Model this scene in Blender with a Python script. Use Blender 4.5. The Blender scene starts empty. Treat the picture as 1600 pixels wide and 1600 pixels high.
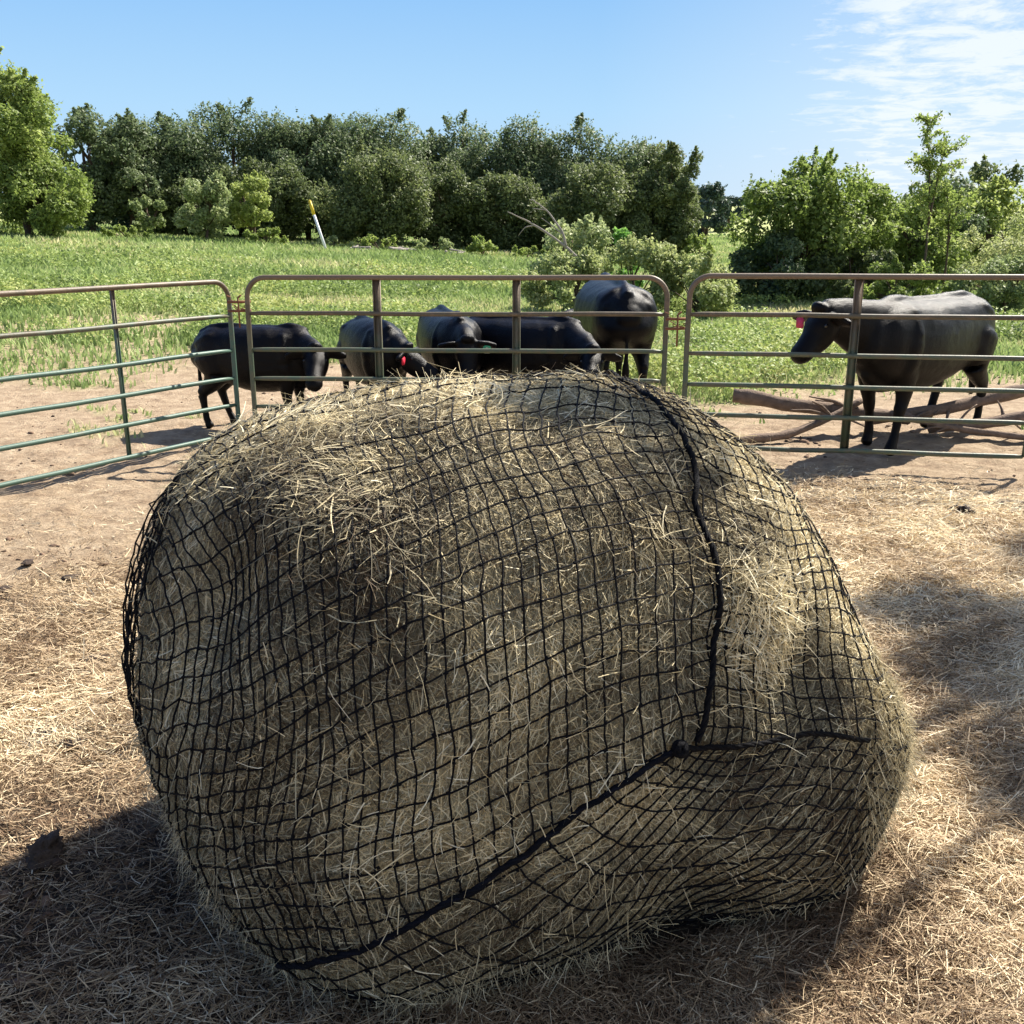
import bpy, math, random
import numpy as np
from mathutils import Vector, Matrix

R_ = math.radians
rng = np.random.default_rng(7)
random.seed(7)
scene = bpy.context.scene

# ------------------------------------------------------------------ camera
cam_d = bpy.data.cameras.new("camera")
cam = bpy.data.objects.new("camera", cam_d)
scene.collection.objects.link(cam)
cam.location = (0, 0, 1.98)
cam.rotation_euler = (R_(90 - 16), 0, 0)
cam_d.sensor_fit = 'HORIZONTAL'
cam_d.sensor_width = 36
cam_d.lens = 36 * 1570 / 1600
cam_d.clip_start = 0.05
cam_d.clip_end = 3000
scene.camera = cam

# ------------------------------------------------------------------ sky and sun
SUN = Vector((.478, .508, .717)).normalized()
EL = math.asin(SUN.z)
AZ = math.atan2(SUN.x, SUN.y)            # clockwise from +Y
world = bpy.data.worlds.new("World")
scene.world = world
world.use_nodes = True
wt = world.node_tree
for n in list(wt.nodes):
    wt.nodes.remove(n)
def wn(t, **kw):
    n = wt.nodes.new(t)
    for k, v in kw.items():
        setattr(n, k, v)
    return n
sky = wn('ShaderNodeTexSky')
sky.sky_type = 'NISHITA'
sky.sun_disc = False
sky.sun_elevation = EL
sky.sun_rotation = AZ
sky.altitude = 300
sky.air_density = 1.0
sky.dust_density = 0.25
sky.ozone_density = 3.0
# clouds: a thin high layer, seen on the plane direction.xy / direction.z
geo = wn('ShaderNodeNewGeometry')
sep = wn('ShaderNodeSeparateXYZ')
wt.links.new(geo.outputs['Incoming'], sep.inputs[0])
def wm(op, a, b=None, c=None, clamp=False):
    n = wn('ShaderNodeMath', operation=op)
    n.use_clamp = clamp
    for i, v in enumerate((a, b, c)):
        if v is None:
            continue
        if isinstance(v, (int, float)):
            n.inputs[i].default_value = v
        else:
            wt.links.new(v, n.inputs[i])
    return n.outputs[0]
dx = wm('MULTIPLY', sep.outputs[0], -1.0)
dy = wm('MULTIPLY', sep.outputs[1], -1.0)
dz = wm('MAXIMUM', wm('MULTIPLY', sep.outputs[2], -1.0), 0.0)
den = wm('ADD', dz, 0.09)
cx = wm('DIVIDE', dx, den)
cy = wm('DIVIDE', dy, den)
comb = wn('ShaderNodeCombineXYZ')
wt.links.new(cx, comb.inputs[0]); wt.links.new(cy, comb.inputs[1])
def wnoise(scale, detail, rough, dist=0.0):
    n = wn('ShaderNodeTexNoise')
    n.inputs['Scale'].default_value = scale
    n.inputs['Detail'].default_value = detail
    n.inputs['Roughness'].default_value = rough
    n.inputs['Distortion'].default_value = dist
    wt.links.new(comb.outputs[0], n.inputs['Vector'])
    return n.outputs['Fac']
n1 = wnoise(4.2, 10, .66, .35)
n2 = wnoise(.8, 3, .5)
slope = wm('SUBTRACT', wm('DIVIDE', dx, wm('MAXIMUM', dy, .01)), 0.08)   # clouds only to the right
side = wm('MULTIPLY', slope, 3.8, clamp=True)
dens = wm('ADD', wm('MULTIPLY', n1, 1.1), wm('MULTIPLY', n2, .45))
dens = wm('ADD', dens, wm('MULTIPLY', side, .38))
m1 = wm('MULTIPLY', wm('SUBTRACT', dens, .995), 4.0, clamp=True)
mask = wm('MULTIPLY', m1, side)
mask = wm('MULTIPLY', mask, .85)
# thin milky veil low on the right
veil = wm('MULTIPLY', wm('MULTIPLY', side, wm('SUBTRACT', 1.0, wm('MULTIPLY', dz, 2.6), clamp=True)), .45)
mask = wm('MAXIMUM', mask, veil)
mixc = wn('ShaderNodeMix', data_type='RGBA')
wt.links.new(mask, mixc.inputs[0])
tint = wn('ShaderNodeMix', data_type='RGBA', blend_type='MULTIPLY')
tint.inputs[0].default_value = 1
wt.links.new(sky.outputs[0], tint.inputs[6])
tint.inputs[7].default_value = (.76, .82, 1.0, 1)
# the glare low towards the sun is kept down, as in clean dry air
cap = wn('ShaderNodeMix', data_type='RGBA', blend_type='DARKEN')
cap.inputs[0].default_value = 1
wt.links.new(tint.outputs[2], cap.inputs[6])
crs = wn('ShaderNodeValToRGB')
ce = crs.color_ramp.elements
ce.new(.5); ce.new(.5)
for e_, (p_, c_) in zip(ce, [(0.0, (.45, .58, .70)), (.10, (.34, .54, .74)), (.22, (.20, .41, .71)), (.55, (.66, .80, .93))]):
    e_.position = p_; e_.color = (*c_, 1)
wt.links.new(dz, crs.inputs[0])
scl = wn('ShaderNodeMix', data_type='RGBA', blend_type='MULTIPLY')
scl.inputs[0].default_value = 1
wt.links.new(crs.outputs[0], scl.inputs[6])
scl.inputs[7].default_value = (7, 7, 7, 1)
wt.links.new(scl.outputs[2], cap.inputs[7])
wt.links.new(cap.outputs[2], mixc.inputs[6])
mixc.inputs[7].default_value = (5.0, 5.3, 5.6, 1)
bg = wn('ShaderNodeBackground')
bg.inputs['Strength'].default_value = 0.072
wo = wn('ShaderNodeOutputWorld')
wt.links.new(mixc.outputs[2], bg.inputs['Color'])
wt.links.new(bg.outputs[0], wo.inputs[0])

sl = bpy.data.lights.new("sun", 'SUN')
sl.energy = 5.0
sl.angle = R_(0.55)
sl.color = (1.0, .93, .82)
so = bpy.data.objects.new("sun", sl)
scene.collection.objects.link(so)
so.rotation_euler = (-SUN).to_track_quat('-Z', 'Y').to_euler()

vs = scene.view_settings
vs.view_transform = 'Standard'
vs.look = 'None'
vs.gamma = 1
vs.exposure = 1.42
vs.use_curve_mapping = False
scene.cycles.max_bounces = 6
scene.cycles.transparent_max_bounces = 4
scene.cycles.use_denoising = True

# ------------------------------------------------------------------ helpers
def tag(o, label=None, cat=None, group=None, kind=None):
    if label: o['label'] = label
    if cat: o['category'] = cat
    if group: o['group'] = group
    if kind: o['kind'] = kind
    return o

def empty(name, loc, rz=0.0):
    o = bpy.data.objects.new(name, None)
    o.empty_display_size = .1
    o.location = loc
    o.rotation_euler = (0, 0, rz)
    scene.collection.objects.link(o)
    return o

def mesh_np(name, V, F, mat, parent=None, smooth=False, tone=None):
    """V (n,3); F list of (m,k) int arrays"""
    V = np.asarray(V, np.float32)
    if isinstance(F, np.ndarray):
        F = [F]
    F = [f for f in F if len(f)]
    me = bpy.data.meshes.new(name)
    me.vertices.add(len(V))
    me.vertices.foreach_set('co', V.ravel())
    nl = sum(f.size for f in F); npoly = sum(len(f) for f in F)
    me.loops.add(nl); me.polygons.add(npoly)
    me.loops.foreach_set('vertex_index', np.concatenate([f.ravel() for f in F]).astype(np.int32))
    tot = np.concatenate([np.full(len(f), f.shape[1], np.int32) for f in F])
    st = np.zeros(npoly, np.int32); st[1:] = np.cumsum(tot)[:-1]
    me.polygons.foreach_set('loop_start', st)
    me.polygons.foreach_set('loop_total', tot)
    if smooth:
        me.polygons.foreach_set('use_smooth', np.ones(npoly, bool))
    me.update(calc_edges=True)
    if tone is not None:
        a = me.attributes.new('tone', 'FLOAT', 'POINT')
        a.data.foreach_set('value', np.asarray(tone, np.float32))
    me.materials.append(mat)
    o = bpy.data.objects.new(name, me)
    scene.collection.objects.link(o)
    if parent is not None:
        o.parent = parent
    return o

class MB:
    """collects pieces for one mesh"""
    def __init__(s):
        s.V = []; s.F = {}; s.n = 0; s.T = []
    def add(s, V, F, t=0.5):
        V = np.asarray(V, float)
        F = np.asarray(F, int)
        if len(F):
            s.F.setdefault(F.shape[1], []).append(F + s.n)
        s.V.append(V); s.T.append(np.full(len(V), t) if np.isscalar(t) else t); s.n += len(V)
    def tube(s, pts, r, k=8, t=0.5, cap=True):
        P = np.asarray(pts, float)
        n = len(P)
        r = np.full(n, r) if np.isscalar(r) else np.asarray(r, float)
        T = np.gradient(P, axis=0)
        T /= np.linalg.norm(T, axis=1)[:, None] + 1e-12
        ref = np.array([0, 0, 1.]) if abs(T[:, 2]).mean() < .8 else np.array([1., 0, 0])
        A = np.cross(T, ref); A /= np.linalg.norm(A, axis=1)[:, None] + 1e-12
        for i in range(1, n):
            a = A[i-1] - T[i] * (A[i-1] @ T[i])
            l = np.linalg.norm(a)
            if l > 1e-6: A[i] = a / l
        B = np.cross(T, A)
        an = np.arange(k) * 2 * np.pi / k
        V = P[:, None] + r[:, None, None] * (A[:, None] * np.cos(an)[None, :, None] + B[:, None] * np.sin(an)[None, :, None])
        V = V.reshape(-1, 3)
        i = np.arange(n - 1)[:, None] * k; j = np.arange(k)[None]
        F = np.stack([i + j, i + (j + 1) % k, i + k + (j + 1) % k, i + k + j], -1).reshape(-1, 4)
        s.add(V, F, t)
        if cap:
            b = s.n - len(V)
            s.F.setdefault(k, []).append(np.array([[b + q for q in range(k)][::-1], [b + (n-1)*k + q for q in range(k)]]))
    def box(s, c, h, rot=None, t=0.5):
        c = np.asarray(c, float); h = np.asarray(h, float)
        V = np.array([[x, y, z] for x in (-1, 1) for y in (-1, 1) for z in (-1, 1)], float) * h
        if rot is not None: V = V @ np.asarray(rot).T
        F = [[0,1,3,2],[4,6,7,5],[0,4,5,1],[2,3,7,6],[0,2,6,4],[1,5,7,3]]
        s.add(V + c, F, t)
    def build(s, name, mat, parent=None, smooth=False):
        return mesh_np(name, np.concatenate(s.V), [np.concatenate(f) for f in s.F.values()], mat, parent, smooth, np.concatenate(s.T))

# value noise (numpy) ------------------------------------------------
_perm = np.random.default_rng(3).random((64, 64, 64)).astype(np.float32)
def vnoise(P):
    P = np.asarray(P, float)
    i = np.floor(P).astype(int); f = P - i; f = f * f * (3 - 2 * f)
    i0 = i & 63; i1 = (i + 1) & 63
    def g(a, b, c): return _perm[a, b, c]
    x0, y0, z0 = i0[..., 0], i0[..., 1], i0[..., 2]; x1, y1, z1 = i1[..., 0], i1[..., 1], i1[..., 2]
    fx, fy, fz = f[..., 0], f[..., 1], f[..., 2]
    def l(a, b, t): return a + (b - a) * t
    return l(l(l(g(x0,y0,z0), g(x1,y0,z0), fx), l(g(x0,y1,z0), g(x1,y1,z0), fx), fy),
             l(l(g(x0,y0,z1), g(x1,y0,z1), fx), l(g(x0,y1,z1), g(x1,y1,z1), fx), fy), fz)
def fbm(P, oct=4, sc=1.0):
    P = np.asarray(P, float) * sc
    s = 0; a = .5; tot = 0
    for o in range(oct):
        s = s + a * vnoise(P + 17.3 * o); tot += a; a *= .5; P = P * 2.03
    return s / tot            # 0..1
def fbm2(x, y, sc, oct=4, off=0.0):
    return fbm(np.stack([x, y, np.full_like(x, off)], -1), oct, sc)
def sstep(a, b, x):
    t = np.clip((x - a) / (b - a), 0, 1)
    return t * t * (3 - 2 * t)

# materials ----------------------------------------------------------
def mat_ramp(name, stops, rough=.8, noise=0.0, nscale=5.0, spec=.3, transl=0.0, bump=0.0, bscale=80.0, tonemul=1.0):
    """colour from the 'tone' attribute through a ramp, varied by a noise"""
    m = bpy.data.materials.new(name); m.use_nodes = True
    nt = m.node_tree; nd = nt.nodes; L = nt.links
    b = nd['Principled BSDF']
    at_ = nd.new('ShaderNodeAttribute'); at_.attribute_name = 'tone'
    fac = at_.outputs['Fac']
    if noise:
        tc = nd.new('ShaderNodeTexCoord')
        nz = nd.new('ShaderNodeTexNoise'); nz.inputs['Scale'].default_value = nscale; nz.inputs['Detail'].default_value = 6
        L.new(tc.outputs['Object'], nz.inputs['Vector'])
        ma = nd.new('ShaderNodeMath'); ma.operation = 'MULTIPLY_ADD'
        L.new(nz.outputs['Fac'], ma.inputs[0]); ma.inputs[1].default_value = noise
        mb = nd.new('ShaderNodeMath'); mb.operation = 'SUBTRACT'; L.new(fac, mb.inputs[0]); mb.inputs[1].default_value = noise * .5
        L.new(mb.outputs[0], ma.inputs[2]); fac = ma.outputs[0]
    cr = nd.new('ShaderNodeValToRGB')
    el = cr.color_ramp.elements
    while len(el) < len(stops): el.new(.5)
    for e, (p, c) in zip(el, stops):
        e.position = p; e.color = (*c, 1)
    L.new(fac, cr.inputs[0])
    L.new(cr.outputs[0], b.inputs['Base Color'])
    b.inputs['Roughness'].default_value = rough
    b.inputs['Specular IOR Level'].default_value = spec
    if bump:
        tc = nd.new('ShaderNodeTexCoord')
        nz = nd.new('ShaderNodeTexNoise'); nz.inputs['Scale'].default_value = bscale; nz.inputs['Detail'].default_value = 5
        L.new(tc.outputs['Object'], nz.inputs['Vector'])
        bp = nd.new('ShaderNodeBump'); bp.inputs['Strength'].default_value = bump; bp.inputs['Distance'].default_value = .01
        L.new(nz.outputs['Fac'], bp.inputs['Height']); L.new(bp.outputs[0], b.inputs['Normal'])
    if transl:
        tr = nd.new('ShaderNodeBsdfTranslucent'); L.new(cr.outputs[0], tr.inputs[0])
        mx = nd.new('ShaderNodeMixShader'); mx.inputs[0].default_value = transl
        L.new(b.outputs[0], mx.inputs[1]); L.new(tr.outputs[0], mx.inputs[2])
        L.new(mx.outputs[0], nd['Material Output'].inputs[0])
    return m

HAYRAMP = [(0.0, (.09, .06, .035)), (.3, (.235, .20, .13)), (.55, (.45, .39, .245)), (.8, (.74, .62, .37)), (1.0, (.86, .78, .56))]
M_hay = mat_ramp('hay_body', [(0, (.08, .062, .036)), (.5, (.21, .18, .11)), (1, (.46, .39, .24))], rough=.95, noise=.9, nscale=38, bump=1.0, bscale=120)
M_straw = mat_ramp('hay_straw', HAYRAMP, rough=.75, spec=.25, transl=.22)
M_litter = mat_ramp('litter_straw', [(0.0, (.15, .095, .055)), (.3, (.39, .29, .18)), (.6, (.61, .48, .31)), (1.0, (.86, .76, .54))], rough=.75, spec=.25, transl=.15)
M_net = mat_ramp('black_twine', [(0, (.003, .003, .004)), (1, (.009, .009, .011))], rough=.8, spec=.12, bump=.6, bscale=400)
M_navy = mat_ramp('navy_rope', [(0, (.003, .0035, .006)), (1, (.006, .007, .013))], rough=.8, spec=.12, bump=.8, bscale=300)
M_grass = mat_ramp('grass_blades', [(0, (.13, .18, .06)), (.4, (.23, .325, .105)), (.75, (.35, .42, .165)), (1, (.58, .53, .30))], rough=.7, transl=.35)
M_bark = mat_ramp('bark', [(0, (.05, .035, .025)), (1, (.14, .10, .07))], rough=.95, noise=.8, nscale=14, bump=.8, bscale=40)
M_grey = mat_ramp('weathered_wood', [(0, (.16, .13, .11)), (1, (.42, .38, .34))], rough=.95, noise=.6, nscale=20)
M_log = mat_ramp('dead_log', [(0, (.05, .035, .026)), (1, (.30, .22, .165))], rough=.95, noise=.9, nscale=16, bump=1, bscale=50)

# ------------------------------------------------------------------ terrain
_gs = np.array([-2, -.5, -.32, -.19, -.06, .06, .16, .30, .5, 2.])
_gz = np.array([1.9, 1.85, 1.3, .95, .58, .18, .05, .20, .35, .5])
def zbase(x, y):
    x = np.asarray(x, float); y = np.asarray(y, float)
    s = x / np.maximum(y, 1.0)
    g = np.interp(s, _gs, _gz)
    r = np.clip((y - 12) / 45, 0, 1)
    z = g * r * (2 - r) * .5 + g * r * .5
    z = z + 6.6 * sstep(95, 290, y) * (1 + .0 * x)
    z = z + sstep(290, 900, y) * -4
    return z
def straw_mask(x, y):
    """how much loose hay lies on the soil"""
    d = np.hypot((x - .1) / 1.0, (y - 3.0) / 1.0)
    n = fbm2(x, y, .8, 4, 5.0)
    m = sstep(4.6, 2.2, d + (n - .5) * 3.2) * .85
    # the golden drift right of the bale towards the gate
    m2 = sstep(3.0, 1.2, np.hypot((x - 3.2) / 1.1, (y - 5.4) / 1.0) + (n - .5) * 2.0)
    m3 = sstep(2.4, 1.0, np.hypot(x - 1.6, (y - 2.4)) + (n - .5) * 1.2)
    bale_shade = sstep(2.2, 1.1, np.hypot((x + 1.0) / 1.3, (y - 2.3) / .8) + (n - .5) * 1.4)  # straw thinned where the bale's shade is painted into the ground
    base = .42 * sstep(8.2, 6.2, y) * np.clip(.14 + .85 * sstep(-1.5, .8, x) + .55 * sstep(5.0, 3.2, y), 0, 1)
    return np.clip(np.maximum.reduce([m, m2, m3, base]) * (.6 + .8 * n) * (1 - .65 * bale_shade), 0, 1)
def bale_shade_mask(x, y):  # patch at lower left where the bale's shade is painted onto the soil
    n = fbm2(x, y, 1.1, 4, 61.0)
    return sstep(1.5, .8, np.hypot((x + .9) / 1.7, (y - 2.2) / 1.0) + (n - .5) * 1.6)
def zground(x, y):
    x = np.asarray(x, float); y = np.asarray(y, float)
    z = zbase(x, y)
    near = sstep(14, 9, y)
    far = 1 - near
    n = fbm2(x, y, .9, 3, 1.0) - .5
    f = fbm2(x, y, 9.0, 4, 2.0) - .5
    z = z + near * (n * .08 + f * .05) + far * (fbm2(x, y, .25, 4, 3.0) - .5) * .28 * sstep(12, 25, y)
    sm = straw_mask(x, y)
    z = z + near * sm * (.10 * fbm2(x, y, 2.6, 4, 8.0) - .01)
    return z
# bale shape, net layout (azimuthal map of the bale surface)
FU=[(-0.826,-0.265,0),(-0.683,-0.171,2),(-0.606,-0.141,4),(-0.542,-0.126,6),(-0.46,-0.115,8),(-0.378,-0.108,10),(-0.306,-0.115,12),(-0.216,-0.116,14),(-0.123,-0.131,16),(-0.823,0.136,-2),(-0.717,0.167,0),(-0.626,0.19,2),(-0.555,0.198,4),(-0.495,0.215,6),(-0.426,0.21,8),(-0.383,0.221,10),(-0.306,0.219,12),(-0.22,0.22,14),(-0.131,0.227,16),(-0.031,0.21,18),(0.081,0.197,20),(0.209,0.183,22),(0.338,0.166,24),(0.485,0.147,26),(-0.835,0.378,-1),(-0.736,0.393,1),(-0.653,0.406,3),(-0.585,0.419,5),(-0.519,0.426,7),(-0.44,0.44,9),(-0.363,0.443,11),(-0.293,0.454,13),(-0.209,0.462,15),(-0.1,0.464,17),(0.008,0.474,19),(0.135,0.472,21),(0.27,0.468,23),(0.436,0.466,25),(-0.538,-0.311,4),(-0.417,-0.289,8),(-0.273,-0.282,12),(-0.802,0.595,3),(-0.689,0.604,5),(-0.592,0.611,7),(-0.498,0.628,9),(-0.417,0.646,11),(-0.336,0.655,13),(-0.237,0.662,15),(-0.134,0.674,17),(-0.022,0.687,19),(0.092,0.698,21),(0.242,0.713,23),(0.405,0.729,25),(-1.238,0.827,4),(-0.998,0.847,6),(-0.783,0.836,8),(-0.657,0.857,10),(-0.536,0.861,12),(-0.413,0.873,14),(-0.3,0.883,16),(-0.179,0.899,18),(-0.06,0.914,20),(0.076,0.93,22),(0.239,0.952,24),(0.43,0.991,26),(-0.404,1.331,17),(-0.216,1.457,19),(0.025,1.522,21),(0.243,1.469,23),(0.476,1.48,25),(0.689,1.52,27),(-0.825,1.279,13),(-0.91,1.073,10)]
FV=[(-0.368,1.375,9),(-0.753,1.051,9),(-0.987,0.81,9),(0.132,1.614,9),(0.576,1.531,9),(-0.296,1.106,8),(-0.596,0.861,8),(-0.775,0.68,8),(0.104,1.272,8),(0.56,1.291,8),(-0.246,0.917,7),(-0.479,0.743,7),(-0.655,0.593,7),(0.07,1.061,7),(0.527,1.163,7),(-0.216,0.806,6),(-0.406,0.653,6),(-0.62,0.509,6),(-0.015,0.933,6),(0.254,1.016,6),(0.63,1.091,6),(-0.202,0.708,5),(-0.409,0.552,5),(-0.639,0.397,5),(-0.051,0.784,5),(0.219,0.873,5),(0.58,0.968,5),(-0.185,0.611,4),(-0.402,0.474,4),(-0.636,0.301,4),(0.072,0.733,4),(0.469,0.844,4),(-0.179,0.527,3),(-0.398,0.412,3),(-0.628,0.236,3),(0.077,0.666,3),(0.488,0.756,3),(-0.18,0.457,2),(-0.387,0.328,2),(-0.672,0.145,2),(0.115,0.578,2),(0.318,0.646,2),(0.572,0.674,2),(-0.182,0.385,1),(-0.381,0.255,1),(-0.683,0.079,1),(0.187,0.524,1),(0.477,0.582,1),(-0.177,0.295,0),(-0.388,0.176,0),(-0.57,0.056,0),(-0.752,-0.037,0),(0.254,0.458,0),(0.533,0.483,0),(-0.173,0.218,-1),(-0.323,0.159,-1),(-0.54,0.018,-1),(-0.793,-0.118,-1),(0.255,0.381,-1),(0.506,0.388,-1),(-0.179,0.142,-2),(-0.32,0.069,-2),(-0.523,-0.026,-2),(-0.8,-0.173,-2),(0.196,0.283,-2),(0.505,0.303,-2),(-0.172,0.052,-3),(-0.327,0.005,-3),(-0.518,-0.077,-3),(-0.774,-0.208,-3),(0.185,0.185,-3),(0.499,0.207,-3),(-0.178,-0.026,-4),(-0.321,-0.064,-4),(-0.524,-0.131,-4),(-0.786,-0.281,-4),(0.189,0.097,-4),(0.458,0.123,-4),(-0.182,-0.109,-5),(-0.315,-0.137,-5),(-0.521,-0.196,-5),(-0.775,-0.351,-5),(0.196,0.006,-5),(-0.176,-0.194,-6),(-0.313,-0.209,-6),(-0.518,-0.245,-6),(-0.699,-0.359,-6),(0.135,-0.093,-6),(-0.168,-0.261,-7),(-0.308,-0.27,-7),(-0.514,-0.32,-7),(-0.308,-0.339,-8),(-0.487,-0.387,-8)]
SU=[(0.682,1.02,0),(1.076,1.076,4),(0.685,0.835,0),(0.921,0.835,3.5),(1.237,0.769,7),(0.611,0.519,0),(0.748,0.5,2.1),(0.895,0.478,4.4),(1.058,0.438,6.8),(1.253,0.38,9),(0.582,0.219,0),(0.692,0.198,2.2),(0.818,0.163,4.3),(0.957,0.126,6.8),(1.144,0.056,9.6),(0.554,0.055,0),(0.703,0.023,2.8),(0.834,-0.014,5.2),(1.044,-0.086,9.5)]
SV=[(0.637,0.031,0),(0.647,0.096,1),(0.653,0.152,2),(0.67,0.215,3),(0.68,0.282,4),(0.69,0.34,5),(0.715,0.397,6),(0.729,0.47,7),(0.745,0.534,8),(0.769,0.61,9),(0.822,0.675,10),(0.861,0.755,11),(0.921,0.835,12),(1.043,0.945,13),(1.076,1.076,14),(0.914,-0.06,0),(0.933,0.0,1),(0.992,0.114,3),(1.068,0.249,5),(1.168,0.375,7),(1.271,0.478,9),(1.119,0.646,11),(1.08,-0.018,1.7),(1.193,0.059,3.4)]
BA=[(-0.301,-0.367,0),(-0.172,-0.298,0),(0.048,-0.224,0),(0.231,-0.155,0),(0.408,-0.033,0),(-0.175,-0.37,1),(0.046,-0.308,1),(0.246,-0.216,1),(0.472,-0.047,1),(-0.104,-0.446,2),(0.097,-0.364,2),(0.441,-0.126,3),(0.554,-0.055,3),(0.249,-0.304,3),(0.648,-0.174,7),(0.436,-0.346,7),(0.802,-0.229,10),(0.584,-0.363,10),(0.96,-0.274,13),(0.722,-0.386,13),(0.254,-0.458,5),(0.341,-0.353,5),(0.649,-0.085,5),(0.856,-0.141,9),(0.531,-0.355,9),(1.027,-0.204,12)]
BB=[(0.408,0.033,0),(0.474,-0.016,0),(0.636,-0.052,0),(0.799,-0.066,0),(0.99,-0.13,0),(0.376,-0.006,1),(0.439,-0.05,1),(0.565,-0.093,1),(0.809,-0.12,1),(0.995,-0.198,1),(0.274,-0.05,2),(0.446,-0.104,2),(0.69,-0.137,2),(0.984,-0.246,2),(0.201,-0.068,3),(0.264,-0.13,3),(0.367,-0.181,3),(0.511,-0.174,3),(0.966,-0.31,3),(0.11,-0.143,4),(0.224,-0.239,4),(0.337,-0.286,4),(0.528,-0.261,4),(0.913,-0.361,4),(0.047,-0.157,5),(0.123,-0.249,5),(0.28,-0.342,5),(0.486,-0.361,5),(0.843,-0.399,5),(-0.048,-0.19,6),(0.043,-0.324,6),(0.203,-0.447,6),(0.459,-0.49,6),(-0.164,-0.245,7),(-0.055,-0.372,7),(0.054,-0.471,7),(-0.264,-0.291,8),(-0.169,-0.39,8),(-0.091,-0.499,8),(-0.346,-0.324,9),(-0.279,-0.404,9),(-0.437,-0.371,10),(-0.369,-0.48,10)]
ROPE_SIDE=[(0.758,1.917),(0.777,1.642),(0.715,1.193),(0.673,0.907),(0.625,0.736),(0.623,0.603),(0.62,0.509),(0.605,0.39),(0.574,0.238),(0.528,0.114),(0.489,0.04)]
ROPE_LOW=[(-0.549,-0.466),(-0.412,-0.349),(-0.301,-0.301),(-0.197,-0.24),(-0.091,-0.192),(0.017,-0.146),(0.133,-0.095),(0.261,-0.026),(0.36,0.018),(0.44,0.036)]
ROPE_RIGHT=[(0.44,0.036),(0.556,0.0),(0.703,-0.012),(0.834,-0.027),(0.947,-0.062),(1.057,-0.122)]
DENTS=[(-0.75,0.467,0.1,-0.09),(-0.751,0.325,0.11,-0.07),(-0.83,0.252,0.12,-0.06),(-0.988,0.23,0.15,-0.03),(-0.869,-0.158,0.09,-0.05),(0.178,1.198,0.15,-0.015),(-0.1,0.762,0.22,-0.04),(0.14,0.522,0.2,-0.03),(-0.549,0.692,0.12,0.035),(0.794,0.424,0.13,0.035),(0.913,0.075,0.1,-0.05),(0.459,-0.49,0.12,-0.03),(0.464,-0.1,0.08,-0.03),(-0.248,-0.084,0.22,0.03),(0.693,-0.248,0.15,0.02),(0.592,0.316,0.05,-0.035),(0.625,0.736,0.05,-0.03),(-0.382,0.552,0.1,0.02)]
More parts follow.
